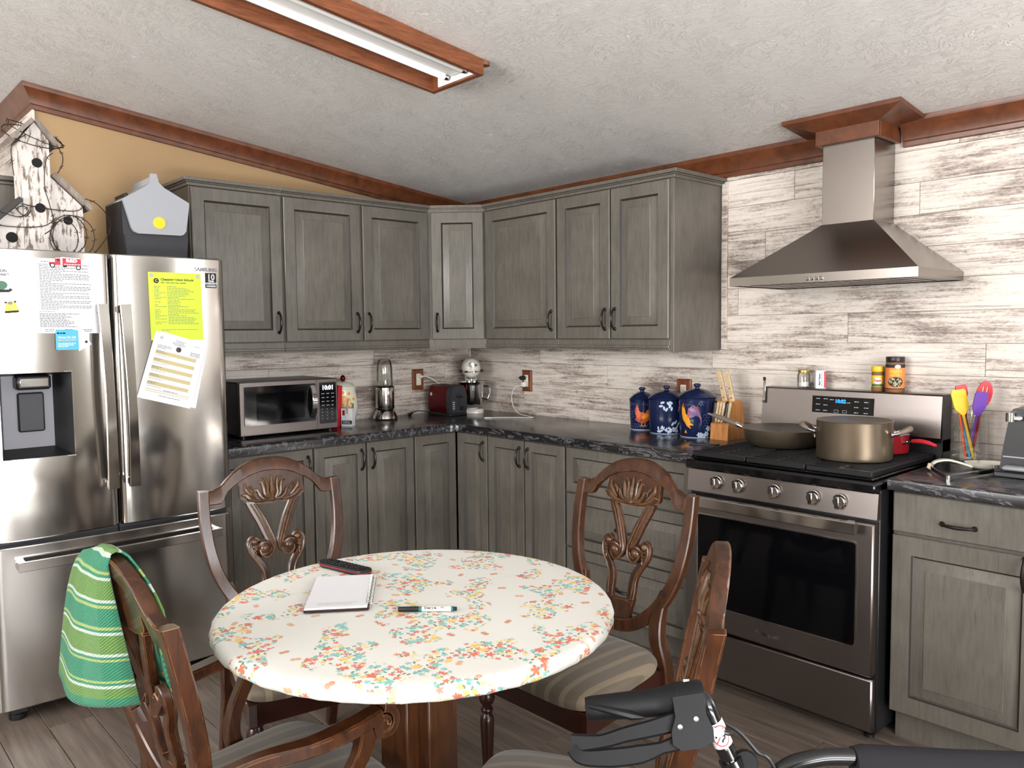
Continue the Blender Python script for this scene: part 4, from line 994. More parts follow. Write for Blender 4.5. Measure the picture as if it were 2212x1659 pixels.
    rail((-.232, .222), (.232, .222), -.022); rail((-.19, -.205), (-.232, .222), -.022); rail((.232, .222), (.19, -.205), -.022); rail((.19, -.205), (-.19, -.205), -.022)
    M_['seat_frame'] = (m, 'cherry')
    m = MB(); n = 56; vs = []; fs = []
    lay = [(.93, .368), (.985, .374), (1.0, .387), (.99, .40), (.955, .411), (.88, .420), (.7, .430), (.45, .436), (.2, .438)]
    for sc_, z in lay:
        for i in range(n):
            an = 2*PI*i/n; ca, sa = math.cos(an), math.sin(an); ex = .42
            px, py = math.copysign(abs(ca)**ex, ca), math.copysign(abs(sa)**ex, sa)
            hw = .222+.026*py; vs.append((px*hw*sc_, .016+py*.225*sc_, z))
    for k in range(len(lay)-1):
        for i in range(n): j = (i+1) % n; fs.append((k*n+i, k*n+j, (k+1)*n+j, (k+1)*n+i))
    fs += [tuple(range(n))[::-1], tuple((len(lay)-1)*n+i for i in range(n))]
    m.add(vs, fs); M_['seat'] = (m, 'stripe')
    for s, nm in ((1, 'front_leg_a'), (-1, 'front_leg_b')):
        m = MB(); m.box(s*.21-.021, s*.21+.021, .178, .220, .300, .372, .004)
        m.lathe([(.015, .305), (.019, .298), (.024, .285), (.026, .272), (.023, .258), (.016, .248), (.013, .243), (.018, .238), (.020, .232), (.018, .226), (.014, .222), (.017, .216), (.021, .208), (.0225, .196), (.0225, .18), (.018, .08), (.0145, .035), (.017, .026), (.018, .018), (.014, .008), (.012, 0)], 18, (s*.21, .199, 0))
        M_[nm] = (m, 'cherry')
    return M_
CHM = chair_meshes()
def make_chair(label, x, y, deg, arms=False, proto=[]):
    t = thing('dining_chair', label, 'chair', (x, y, 0), math.radians(deg), 'carved shield-back dining chairs round the table')
    if not proto:
        for nm, (m, mt) in CHM.items():
            nice = nm.replace('_a', '').replace('_b', '') if nm[-2:] in ('_a', '_b') else nm
            proto.append(m.build(nice, mt, t, smooth=42))
    else:
        for o in proto: c_ = o.copy(); COL.objects.link(c_); c_.parent = t
    if arms:
        for s in (1, -1):
            m = MB(); P = catmull([(s*.205, yb(.60)+.005, .575), (s*.235, -.13, .598), (s*.262, -.03, .603), (s*.270, .06, .612), (s*.270, .125, .622)], 7)
            m.bar(P, (1, 0, 0), lerpl([.03, .036, .044, .046, .042], len(P)), lerpl([.036, .032, .028, .030, .032], len(P)), ch=.16)
            sp = []; n = 26
            for k in range(n+1):
                an = PI/2-2.6*PI*k/n; r = .034*(1-.72*k/n); sp.append((s*.270, .130+r*math.cos(an), .603+r*math.sin(an)))
            m.bar(sp, (1, 0, 0), .042, lerpl([.018, .014, .009], len(sp)), ch=.1)
            m.lathe([(0, -.020), (.016, -.020), (.016, .020), (0, .020)], 14, (s*.270, .130, .603), axis='x')
            m.build('arm', 'chair', t, smooth=42)
            m = MB(); P = catmull([(s*.268, .10, .60), (s*.266, .085, .55), (s*.256, .045, .48), (s*.246, .03, .42), (s*.238, .045, .36), (s*.235, .055, .315)], 6)
            m.bar(P, (1, 0, 0), lerpl([.034, .028, .030, .034, .032], len(P)), lerpl([.05, .036, .034, .042, .04], len(P)), ch=.12); m.build('arm_support', 'chair', t, smooth=42)
    return t
make_chair('carved walnut chair behind the table\'s left side, in front of the fridge', 1.752, -2.158, -99)
make_chair('carved walnut chair behind the table\'s right side, in front of the drawers', 2.402, -1.552, 180.7)
make_chair('worn carved walnut chair seen edge-on behind the rollator handle', 2.947, -2.160, 124.9)
make_chair('carved walnut armchair with scrolled arms and the green towel on its back', 2.392, -2.584, 1.3, True)

# green towel hung over the armchair's back (built in that chair's frame, lying on it)
def towel():
    t = bpy.data.objects.new('tmp', None)
    m = MB(); nu, nv = 20, 44; uv = []
    x0, x1 = -.185, .035
    def fn(u, v):
        # v: 0 hem behind the chair, ~.62 over the rail, 1 hem on the seat side
        x = x0+(x1-x0)*u
        top = zo(x)+.006
        sw = math.sin(u*PI)
        fold = .010*math.sin(u*9.5+.6)
        if v < .62:
            k = v/.62; z = .690+.012*math.sin(u*5)+(top-.690)*k
            bulge = (1-k)**.55
            y = yb(z)-.018-(.098*sw**.7+.012)*bulge*(1-.25*k)-fold*bulge
            x += (-.130+.085*u)*bulge
        elif v < .70:
            k = (v-.62)/.08; an = PI*k; z = top+.010*math.sin(an); y = yb(top)-.018+.036*k
        else:
            k = (v-.70)/.30; x += .065*u*min(1, k*3); top = zo(x)+.006; z = top-(.30+.02*math.sin(u*4))*k; y = yb(z)+.020+.012*sw*k+.006*math.sin(u*11)*k+.022*math.sin(PI*min(1, k*1.6))*u
            x += -.02*k
        return (x, y, z)
    vs = [fn(i/nu, j/nv) for j in range(nv+1) for i in range(nu+1)]
    uv = [(i/nu*.5, 1-(1-j/nv/.62) if False else (j/nv/.655)) for j in range(nv+1) for i in range(nu+1)]
    fs = [(j*(nu+1)+i, j*(nu+1)+i+1, (j+1)*(nu+1)+i+1, (j+1)*(nu+1)+i) for j in range(nv) for i in range(nu)]
    m.add(vs, fs); o = m.build('tea_towel', 'towel', None, (2.392, -2.584, 0), (0, 0, math.radians(1.3)), smooth=0, fixn=False)
    me = o.data; me.polygons.foreach_set('use_smooth', [True]*len(me.polygons)); ul = me.uv_layers.new(name='UVMap')
    for lp in me.loops:
        a, b = uv[lp.vertex_index]; ul.data[lp.index].uv = (a, 1-b if b <= 1 else min(b-1, 1))
    md = o.modifiers.new('thick', 'SOLIDIFY'); md.thickness = .004; md.offset = 0
    tag(o, 'green, teal and white striped tea towel draped over the armchair\'s back', 'towel')
towel()

# ------------------------------------------------------------------ on the table
def frame2(p0, p1):
    a = math.atan2(p1[1]-p0[1], p1[0]-p0[0]); return a
# notebook
A, B, Dn = Vector((2.328, -2.448)), Vector((2.424, -2.326)), Vector((2.110, -2.299))
an = math.atan2(B.y-A.y, B.x-A.x); w_, h_ = .156, .258; an += .045
t = thing('notebook', 'open spiral notebook with a blank white page on the table', 'notebook', (2.336, -2.452, TZ+.0025), an)
m = MB(); m.box(0, w_, 0, h_, 0, .006, .001); m.build('cover', 'cherry', t)
m = MB(); m.box(.001, w_-.004, .001, h_-.001, .006, .0115, .001); m.build('pages', 'paper', t)
m = MB(); g = lambda x, y: (x, y, .0119)
for k in range(2): words(m, .03, .125, .022+.011*k, .0022, g, 0, (.9, 1)[k], rn)
m.build('faint_writing', 'lgrey', t, smooth=0)
m = MB(); n = 150; m.tube([(w_-.001+.0085*math.cos(i*.95), .008+(h_-.016)*i/n, .007+.0085*math.sin(i*.95)) for i in range(n+1)], .0009, 5); m.build('spiral_wire', 'chrome', t)
# remote control
an = math.atan2(.06, .19); t = thing('remote_control', 'black remote control with a red edge line on the table\'s far side', 'remote control', (2.092, -2.193, TZ+.001), .20)
m = MB(); P = rr(-.098, .098, -.024, .024, .022, 6)
m.rings([[(x*.93, y*.86, 0) for x, y in P], [(x, y, .009) for x, y in P]], [0], True, 0); m.build('base', 'dgrey', t)
m = MB(); m.rings([[(x*1.006, y*1.01, .009) for x, y in P], [(x*1.006, y*1.01, .0108) for x, y in P]], [0], True); m.build('edge_line', 'red', t)
m = MB(); m.rings([[(x, y, .0108) for x, y in P], [(x, y, .014) for x, y in P], [(x*.98, y*.94, .0165) for x, y in P]], [0, 0], True); tp_ = m.build('top_shell', 'black', t)
m = MB()
for i in range(11):
    for j in range(4): m.box(-.082+i*.0145, -.072+i*.0145, -.0185+j*.0098, -.0118+j*.0098, .016, .0182, .001)
o = m.build('keys', 'iron', t); o['kind'] = 'stuff'
m = MB()
for i in range(11):
    for j in range(4):
        if rn.random() < .8: m.rect(-.079+i*.0145, -.0755+i*.0145, -.0162+j*.0098, -.0142+j*.0098, lambda x, y: (x, y, .0185))
m.build('key_print', 'lgrey', t, smooth=0)
# marker pen
p0, p1 = Vector((2.483, -2.278)), Vector((2.580, -2.172)); an = math.atan2(p1.y-p0.y, p1.x-p0.x)
t = thing('marker_pen', 'black and white felt-tip marker pen with a green band on the table', 'pen', (p0.x, p0.y, TZ+.0075), an)
m = MB(); m.lathe([(0, 0), (.0045, 0), (.0062, .003), (.0066, .05), (.0062, .052)], 14, axis='x'); m.build('cap', 'black', t)
m = MB(); m.lathe([(.0062, .050), (.0064, .051), (.0064, .058), (.006, .058)], 14, axis='x'); m.lathe([(.006, .129), (.0061, .1292), (.0061, .134), (.0055, .134)], 14, axis='x'); m.build('band', 'teal', t)
m = MB(); m.lathe([(.0058, .056), (.0061, .057), (.0060, .130), (.005, .131)], 14, axis='x'); m.build('barrel', 'white', t)
m = MB(); m.lathe([(.005, .133), (.0052, .134), (.0048, .143), (0, .144)], 14, axis='x'); m.build('end_plug', 'black', t)
m = MB(); cyl = lambda x, y: (.058+x, -.00625*math.cos(y/.006), .00625*math.sin(y/.006)+.0)
vs, fs = text_mesh('Sharpie', .0085, lambda x, y: (.064+x, -.0063*math.sin(PI/4-y/.006), .0063*math.cos(PI/4-y/.006)), .0003, 'LEFT', 1.15); m.add(vs, fs)
vs, fs = text_mesh('PEN', .005, lambda x, y: (.104+x, -.0063*math.sin(PI/4-y/.006), .0063*math.cos(PI/4-y/.006)), .0001, 'LEFT', 1.0); m.add(vs, fs); m.build('lettering', 'inkd', t, smooth=0)

# ------------------------------------------------------------------ rollator in the right foreground
t = thing('rollator', 'black rollator walker with brake handle and warning sticker at the photo\'s bottom right', 'walker', (0, 0, 0))
ro = lambda p: Vector(p)
G0, G1 = Vector((3.352, -2.557, .909)), Vector((3.434, -2.463, .919))
ga = (G1-G0).normalized()
m = MB(); n = 20; rads = []
for k in range(n+1):
    s = k/n; r = .0165+.003*s+(.004*max(0, (s-.82)/.18)**.8 if s > .82 else 0)
    if s < .04: r *= .93
    rads.append(r)
m.tube([G0+ga*((G1-G0).length*k/n) for k in range(n+1)], rads, 20); m.build('hand_grip', 'rubber', t)
vcam = Vector((4.075, -3.350, 1.43))
vd = (vcam-(G0+G1)/2).normalized(); up = ga.cross(vd); up = up if up.z > 0 else -up
def RP(a, b, c=0): return G0+ga*a+up*b+vd*c
m = MB(); m.tube([RP(.004, .004, .018), RP(.03, -.004, .0195), RP(.06, -.014, .016), RP(.078, -.018, .010)], [.003, .005, .006, .002], 8); m.build('grip_rib', 'rubber', t)
L0 = (G1-G0).length
m = MB(); m.lathe([(.0225, -.003), (.024, -.001), (.024, .035), (.0225, .037)], 22, T=Matrix.Translation(G1) @ ga.to_track_quat('Z', 'Y').to_matrix().to_4x4()); m.build('clamp', 'rubber', t)
hs = [(-.006, .004), (.036, .006), (.036, -.030), (.042, -.058), (.040, -.080), (.022, -.089), (-.004, -.090), (-.015, -.078), (-.014, -.055), (-.006, -.03)]
m = MB(); m.slab([(L0+a, b*.70 if b < 0 else b) for a, b in hs], .004, .026, lambda a, b, c: tuple(RP(a, b, c))); m.build('brake_housing', 'rubber', t, smooth=50)
for a, b in ((L0-.002, -.034), (L0+.021, -.026)):
    m = MB(); m.lathe([(.0036, 0), (.0034, .002), (0, .0022)], 12, T=Matrix.Translation(RP(a, b, .0255)) @ vd.to_track_quat('Z', 'Y').to_matrix().to_4x4()); m.build('screw', 'chrome', t)
m = MB(); m.lathe([(.0055, 0), (.0055, .003), (0, .0032)], 12, T=Matrix.Translation(G1+ga*.017+up*.0225+vd*.006) @ up.to_track_quat('Z', 'Y').to_matrix().to_4x4()); m.build('screw', 'chrome', t)
m = MB()
for pts, w_ in (([(L0-.004, -.038), (L0-.04, -.046), (L0-.075, -.052), (L0-.11, -.060), (-.024, -.058)], [.026, .022, .020, .018, .024]),
                ([(L0-.008, -.076), (L0-.03, -.082), (L0-.06, -.089), (L0-.10, -.090), (-.012, -.084), (-.024, -.066)], [.020, .016, .024, .024, .020, .018])):
    P = catmull([RP(a, b*.70, .012) for a, b in pts], 6); m.bar(P, vd, .013, lerpl(w_, len(P)), ch=.2)
m.build('brake_lever', 'rubber', t)
tp_ = catmull([G1-ga*.02, G1+ga*.02, G1+ga*.034+Vector((0, 0, -.002)), Vector((3.4655, -2.436, .912)), Vector((3.473, -2.430, .888)), Vector((3.493, -2.412, .829)), Vector((3.56, -2.36, .655)), Vector((3.66, -2.28, .40)), Vector((3.76, -2.20, .13))], 6)
m = MB(); m.tube(tp_, .0128, 16); m.build('handle_tube', 'rollblack', t)
m = MB(); d_ = (Vector((3.493, -2.412, .829))-Vector((3.473, -2.430, .888))).normalized(); c0_ = Vector((3.4713, -2.4314, .893))
T_ = Matrix.Translation(c0_) @ d_.to_track_quat('Z', 'Y').to_matrix().to_4x4()
vl = (T_.inverted().to_3x3() @ vd); a0 = math.atan2(vl.y, vl.x)
def stick(a, z, e=.0133): an_ = a0+a; return tuple(T_ @ Vector((e*math.cos(an_), e*math.sin(an_), z)))
m.grid(lambda u, v: stick((u-.5)*2.9, .036*v), 16, 2); m.build('warning_sticker', 'paper', t)
m = MB(); sm = lambda x, y: stick(x/.0136, .018-y, .0136)
for k in range(28):
    q0, q1 = 2*PI*k/28, 2*PI*(k+1)/28; m.stroke([(.0125*math.cos(q0), .0145*math.sin(q0)), (.0125*math.cos(q1), .0145*math.sin(q1))], .0014, sm)
m.stroke([(-.009, .009), (-.003, .003), (.003, -.003), (.009, -.009)], .0013, sm); m.build('sticker_ring', 'red', t, smooth=0)
m = MB(); sm2 = lambda x, y: stick(x/.0139, .018-y, .0139)
m.ellipse(-.006, .001, .0016, .0016, 0, sm2); m.stroke([(-.006, -.001), (-.0045, -.005), (-.001, -.006), (.001, -.009)], .0022, sm2); m.stroke([(-.005, -.002), (0, .0005)], .0014, sm2)
m.ellipse(.004, .010, .0015, .0015, 0, sm2); m.stroke([(.004, .008), (.005, .003), (.007, -.001)], .002, sm2); m.stroke([(.004, .007), (.001, .003)], .0013, sm2); m.build('sticker_figures', 'inkd', t, smooth=0)
m = MB(); m.tube([RP(L0+.038, -.044, .012), RP(L0+.052, -.046, .012), RP(L0+.056, -.046, .012)], [.006, .0055, .003], 10); m.build('cable_adjuster', 'white', t)
m = MB(); m.tube(catmull([RP(L0+.054, -.046, .012), RP(L0+.066, -.048, .004), Vector((3.462, -2.413, .884)), Vector((3.488, -2.396, .872)), Vector((3.512, -2.385, .847)), Vector((3.537, -2.366, .808)), Vector((3.60, -2.31, .55))], 6), .0028, 8); m.build('brake_cable', 'black', t)
m = MB(); m.tube([Vector((3.489, -2.4155, .840)), Vector((3.56, -2.36, .655)), Vector((3.66, -2.28, .40)), Vector((3.76, -2.20, .13))], .0165, 14); m.build('frame_tube', 'rollblack', t)
m = MB(); m.lathe([(.0, -.014), (.015, -.014), (.018, 0), (.015, .014), (0, .014)], 14, T=Matrix.Translation((3.502, -2.398, .832)) @ vd.to_track_quat('Z', 'Y').to_matrix().to_4x4()); m.build('adjust_knob', 'rubber', t)
for a, b, c_ in ((.30, 0, 0), (.62, 0, 0)):
    p = Vector((3.473, -2.430, .888)).lerp(Vector((3.493, -2.412, .829)), a+.28); m = MB(); m.lathe([(.003, 0), (.0028, .0015), (0, .0016)], 10, T=Matrix.Translation(p+vd*.0128) @ vd.to_track_quat('Z', 'Y').to_matrix().to_4x4()); m.build('height_button', 'chrome', t)
m = MB(); P = catmull([Vector((3.512, -2.395, .775)), Vector((3.538, -2.362, .822)), Vector((3.566, -2.332, .838)), Vector((3.60, -2.294, .840)), Vector((3.70, -2.19, .834)), Vector((3.82, -2.06, .826))], 6); m.tube(P, .0115, 14); m.build('backrest_tube', 'rollblack', t)
m = MB(); m.tube([Vector((3.604, -2.290, .8335)), Vector((3.612, -2.281, .833)), Vector((3.70, -2.19, .826)), Vector((3.82, -2.06, .818))], [.020, .023, .023, .023], 16); m.build('backrest_pad', 'foam', t)
m = MB(); m.lathe([(.0, -.016), (.075, -.016), (.088, -.010), (.088, .010), (.075, .016), (0, .016)], 28, axis='y', T=Matrix.Translation((3.785, -2.18, .088)) @ Matrix.Rotation(-.6, 4, 'Z')); m.build('wheel', 'rubber', t)

# ------------------------------------------------------------------ worktop things, fridge wall
# microwave, front towards the room
t = thing('microwave', 'black and stainless countertop microwave with its clock lit', 'microwave', (0, -1.752, CH), ZROT)
W, Hh, dF = .530, .262, -.395
m = MB(); m.box(0, W, -.375, -.03, .014, Hh+.012, .006); m.build('body', 'black', t)
m = MB(); m.box(0, W, -.395, -.372, .012, Hh+.012, .004); m.build('front_frame', 'steelh', t)
m = MB(); m.slab(rr(.024, .402, .062, Hh-.010, .006), -.399, -.394, lambda x, z, y: (x, y, z)); dr = m.build('door', 'blackgloss', t, smooth=0)
m = MB(); m.slab(rr(.085, .34, .085, Hh-.045, .006), -.3998, -.3985, lambda x, z, y: (x, y, z)); m.build('window', 'ovenglass', dr, smooth=0)
m = MB(); P = [(.382, -.400-.030*math.sin(PI*i/12)**.7, .080+.160*i/12) for i in range(13)]; m.bar(P, (1, 0, 0), .026, .010); m.build('handle', 'chrome', dr)
m = MB(); m.slab(rr(.425, .520, .042, Hh-.008, .004), -.3985, -.394, lambda x, z, y: (x, y, z)); cp = m.build('control_panel', 'blackgloss', t, smooth=0)
g = lambda x, y: (x, -.3992, y)
m = MB(); vs, fs = text_mesh('10:01', .031, lambda x, y: g(.472+x, .226+y), .0012); m.add(vs, fs); m.build('clock_digits', 'clockw', cp, smooth=0)
m = MB()
for q, yy in enumerate((.196, .176, .156, .136, .116, .100, .084, .066)):
    for k in range(3): words(m, .436+.028*k, .452+.028*k, yy, .004 if q < 4 else .0028, g, 0, 1 if q < 4 else .35, rn)
m.build('button_print', 'lgrey', cp, smooth=0)
m = MB(); m.rect(.4085, .4105, .014, Hh+.010, lambda x, y: (x, -.3956, y)); m.build('panel_gap', 'black', t, smooth=0)
for a in (.03, .50):
    for b in (-.36, -.06):
        m = MB(); m.lathe([(0, 0), (.012, 0), (.013, .014)], 10, (a, b, 0)); m.build('foot', 'black', t)
# recipe book
t = thing('recipe_book', 'red-bound book standing upright between microwave and flower jar', 'book', (.19, -1.150, CH), .25)
m = MB(); m.box(-.05, .05, 0, .006, 0, .225, .002); m.box(-.05, .05, .022, .028, 0, .225, .002); m.box(.046, .052, 0, .028, 0, .225, .002); m.build('cover', 'red', t, (0, 0, 0), (.0, .08, 0))
m = MB(); m.box(-.046, .045, .006, .022, .004, .22); m.build('pages', 'paper', t, None, (0, .08, 0))
# flower cookie jar
t = thing('cookie_jar', 'cream ceramic cookie jar painted with yellow flowers, red knob lid', 'jar', (.135, -1.035, CH))
m = MB(); m.lathe([(0, 0), (.054, 0), (.062, .01), (.078, .06), (.082, .10), (.076, .15), (.068, .185), (.070, .196), (.066, .2), (0, .2)], 32); m.build('body', 'cream', t)
m = MB(); m.lathe([(.071, .199), (.071, .205), (.055, .222), (.02, .234), (0, .236)], 32); ld_ = m.build('lid', 'cream', t)
m = MB(); m.lathe([(.012, .232), (.010, .24), (.015, .25), (.013, .262), (.006, .270), (0, .272)], 14); m.build('knob', 'toast', ld_)
def jarmap(prof, cdir, e=.0012):
    def f(x, z):
        k = 0
        while k < len(prof)-2 and z > prof[k+1][1]: k += 1
        r0, z0_ = prof[k]; r1, z1_ = prof[k+1]; r = r0+(r1-r0)*(z-z0_)/max(1e-6, z1_-z0_)+e; a = cdir+x/r
        return (r*math.cos(a), r*math.sin(a), z)
    return f
jp = [(.062, .01), (.078, .06), (.082, .10), (.076, .15), (.068, .185)]
jf = jarmap(jp, -.55); jf2 = jarmap(jp, -.55, .002); m = MB()
for k in range(70): m.ellipse(rn.gauss(.0, .026), .115+rn.gauss(0, .030), .0100, .0085, rn.random()*3, jf, 0, 7, 1)
m.build('yellow_flowers', 'amber', t, smooth=0)
m = MB()
for k in range(12): m.ellipse(rn.gauss(.0, .02), .105+rn.gauss(0, .03), .004, .0035, 0, jf2, 0, 6, 1)
for a, b, r in ((.05, .05, .8), (.056, .10, 1.3), (.035, .04, .3), (-.05, .06, 2.2)): m.ellipse(a, b, .018, .008, r, jf2, 0, 10, 2)
m.build('leaves', 'leafg', t, smooth=0)
# small white carton with a tag and clothespin
t = thing('small_carton', 'small white carton with a clothespin and tag in front of the flower jar', 'box', (.275, -1.090, CH), .62)
m = MB(); m.box(-.032, .032, -.02, .02, 0, .098, .001); m.build('carton', 'paper', t)
m = MB(); m.rect(-.028, .030, .012, .032, lambda x, y: (x, -.0206, y)); m.build('black_print', 'inkd', t, smooth=0)
m = MB(); m.rect(-.024, -.010, .06, .088, lambda x, y: (x, -.0206, y)); m.build('red_print', 'redpan', t, smooth=0)
m = MB(); words(m, -.02, .025, .0255, .003, lambda x, y: (x, -.0212, y), 0, .8, rn); words(m, -.02, .025, .0185, .003, lambda x, y: (x, -.0212, y), 0, 1, rn); m.build('white_print', 'paper', t, smooth=0)
m = MB(); m.box(-.004, .034, -.024, -.022, .040, .086); m.build('tag', 'white', t)
m = MB(); m.box(.006, .011, -.031, -.024, .07, .150, .001); m.box(.006, .011, -.022, -.015, .07, .150, .001); m.box(.004, .013, -.028, -.018, .105, .115, .001); m.build('clothespin', 'knifewood', t)
# bullet blender
t = thing('bullet_blender', 'small bullet blender with chrome base and clear upturned cup', 'blender', (.12, -.748, CH))
m = MB(); m.lathe([(0, 0), (.070, 0), (.073, .006), (.070, .018), (.058, .045), (.050, .058), (.046, .060)], 32); m.build('base', 'steel', t)
m = MB(); m.lathe([(.051, .058), (.055, .066), (.055, .185), (.053, .190), (.046, .194)], 32); m.build('motor_body', 'steel', t)
m = MB(); m.lathe([(.0555, .062), (.0562, .064), (.0555, .067)], 32); m.build('collar', 'black', t)
m = MB(); m.lathe([(.0545, .186), (.0552, .190), (.049, .194)], 32); m.build('collar', 'black', t)
m = MB(); m.lathe([(.047, .192), (.048, .20), (.046, .30), (.042, .335), (.034, .350), (0, .355), (0, .352), (.032, .347), (.0395, .333), (.0435, .30), (.0455, .20), (.0445, .192)], 32); m.build('cup', 'glass', t)
m = MB(); m.lathe([(.0, .192), (.03, .192), (.012, .20), (.008, .215), (0, .217)], 16); m.build('blade_post', 'chrome', t)
# outlets
def outlet(label, loc, rz, w, h, shown=True):
    t = thing('outlet', label, 'outlet', loc, rz, 'wood-plated outlets above the worktop')
    m = MB(); L_ = [[(-w/2, 0, -h/2), (w/2, 0, -h/2), (w/2, 0, h/2), (-w/2, 0, h/2)], [(-w/2, -.006, -h/2), (w/2, -.006, -h/2), (w/2, -.006, h/2), (-w/2, -.006, h/2)],
       [(-w/2+.008, -.013, -h/2+.008), (w/2-.008, -.013, -h/2+.008), (w/2-.008, -.013, h/2-.008), (-w/2+.008, -.013, h/2-.008)]]
    m.rings(L_, [0, 0], True); m.build('plate', 'platewood', t, smooth=0)
    m = MB(); m.box(-.0172, .0172, -.0155, -.012, -.036, .036, .002); rc_ = m.build('receptacle', 'cream', t)
    m = MB()
    for z in (.017, -.017):
        m.box(-.0078, -.0058, -.0159, -.015, z+.002, z+.010); m.box(.0058, .0078, -.0159, -.015, z+.002, z+.009); m.box(-.002, .002, -.0159, -.015, z-.010, z-.006)
    m.build('slots', 'inkd', rc_)
    for z in (-.05, .05):
        m = MB(); m.lathe([(.0028, 0), (.0026, .0012), (0, .0014)], 10, axis='y', T=Matrix.Translation((0, -.013, z)) @ Matrix.Scale(-1, 4, (0, 1, 0))); m.build('screw', 'bronze', t)
    return t
outlet('wooden outlet plate on the left wall, behind the toaster', (-.0, -.427, 1.138), ZROT, .085, .130)
outlet('wooden outlet plate holding the white phone charger', (.552, 0, 1.130), 0, .082, .130)
outlet('wooden outlet plate behind the largest rooster canister', (1.70, 0, 1.118), 0, .087, .130)
t = thing('power_cable', 'cream power cable plugged into the left wall outlet above the toaster', 'cable', (0, 0, 0))
m = MB(); m.lathe([(.013, .014), (.014, .022), (.010, .034), (.005, .042)], 12, axis='x', T=Matrix.Translation((0, -.418, 1.156))); m.build('plug', 'pillow', t)
m = MB(); m.tube(catmull([(.040, -.418, 1.156), (.06, -.395, 1.155), (.075, -.35, 1.13), (.08, -.285, 1.08), (.07, -.272, 1.0), (.06, -.265, .945), (.05, -.262, .932)], 6), .0032, 8); m.build('cable', 'pillow', t)
# toaster
t = thing('toaster', 'dark red metallic two-slot toaster with black end panel', 'toaster', (.165, -.352, CH), .0)
sec = [(y*.80, z*1.1) for y, z in [(-.075, .012), (-.086, .05), (-.084, .11), (-.074, .150), (-.05, .168), (.05, .168), (.074, .150), (.084, .11), (.086, .05), (.075, .012)]]
m = MB(); m.slab(sec, -.062, .118, lambda y, z, x: (x, y, z)); m.build('shell', 'toast', t, smooth=50)
m = MB(); m.slab([(y*1.02, .012+(z-.012)*.985) for y, z in sec], .116, .146, lambda y, z, x: (x, y, z)); m.slab([(y*.90, .02+(z-.012)*.90) for y, z in sec], .146, .154, lambda y, z, x: (x, y, z)); m.build('end_panel', 'dgrey', t, smooth=50)
m = MB(); m.box(-.068, .15, -.068, .068, 0, .016, .004); m.build('base', 'black', t)
m = MB(); m.box(-.05, .09, -.036, -.012, .178, .1862, .001); m.box(-.05, .09, .012, .036, .178, .1862, .001); m.build('slots', 'inkd', t)
m = MB(); m.box(.153, .1555, -.012, .012, .062, .138, .001); m.build('lever_track', 'inkd', t)
m = MB(); m.box(.154, .172, -.020, .020, .112, .122, .003); m.build('lever', 'black', t)
m = MB(); m.lathe([(.012, .154), (.012, .164), (.010, .167), (0, .167)], 16, (0, .02, .046), axis='x'); m.build('dial', 'blackgloss', t)
m = MB()
for k in range(4): m.box(.1535, .1555, -.048, -.032, .042+.013*k, .049+.013*k, .001)
m.build('buttons', 'lgrey', t)
m = MB(); m.lathe([(.011, 0), (.011, .002), (0, .0025)], 14, axis='y', T=Matrix.Translation((-.03, -.068, .128)) @ Matrix.Scale(-1, 4, (0, 1, 0))); m.build('round_logo', 'chrome', t)
m = MB(); m.tube(catmull([(.02, -.080, .012), (-.045, -.098, .02), (-.08, -.138, .026), (-.09, -.173, .012)], 6), .003, 8); m.tube([(-.09, -.170, .016), (-.087, -.188, .008), (-.087, -.20, .008)], [.006, .009, .008], 10); m.build('power_cord', 'black', t)
# stand mixer facing the room from the corner
t = thing('stand_mixer', 'ivory stand mixer with steel bowl in the worktop corner', 'mixer', (.165, -.128, CH), math.radians(52))
m = MB(); P = rr(-.075, .075, -.13, .13, .05, 6); m.rings([[(x, y, 0) for x, y in P], [(x, y, .016) for x, y in P], [(x*.93, y*.95, .026) for x, y in P]], [0, 0], True); m.build('base', 'mixer', t)
m = MB(); m.lathe([(.0, .0), (.038, 0), (.036, .012), (0, .014)], 24, (0, -.06, .024)); m.build('bowl_plate', 'mixer', t)
m = MB(); P = catmull([(0, .085, .02), (0, .09, .10), (0, .085, .19), (0, .07, .235)], 5); m.bar(P, (1, 0, 0), lerpl([.10, .078, .074, .08], len(P)), lerpl([.08, .062, .06, .06], len(P)), ch=.3); m.build('column', 'mixer', t)
m = MB(); n = 20; prof = [(0, -.148), (.022, -.146), (.040, -.136), (.052, -.115), (.058, -.08), (.060, -.02), (.057, .05), (.05, .10), (.036, .128), (0, .138)]
m.lathe(prof, 24, (0, 0, .285), axis='y'); m.v = [(x, y, .280+(z-.285)*1.16) for x, y, z in m.v]; hd_ = m.build('head', 'mixer', t)
m = MB(); m.lathe([(.0595, -.10), (.0605, -.10), (.0607, -.04), (.0595, -.04)], 24, (0, 0, .272), axis='y'); m.v = [v for v in m.v]; 
m = MB()
for k in range(24): pass
bandf = lambda a, z: (math.sin(a)*(.0585-.004*abs(a)), -.085-.052*math.cos(a)**1.0*.62-.004, z)
def hrad(y):
    for (r0, y0_), (r1, y1_) in zip(prof, prof[1:]):
        if y0_ <= y <= y1_: return r0+(r1-r0)*(y-y0_)/(y1_-y0_)
    return 0
def headpt(y, z, sg, e): return (sg*math.sqrt(max(0, hrad(y)**2-((z-.28)/1.16)**2))*(1+e*12), y-e, z)
hy = [-.02, -.06, -.09, -.11, -.125, -.134, -.140, -.1435]
m = MB(); path = [(y, -1) for y in hy]+[(y, 1) for y in hy[::-1]]
m.grid(lambda u, v: headpt(path[round(u*(len(path)-1))][0], .254+.011*v, path[round(u*(len(path)-1))][1], .0022), len(path)-1, 1); m.build('trim_band', 'chrome', hd_, smooth=60)
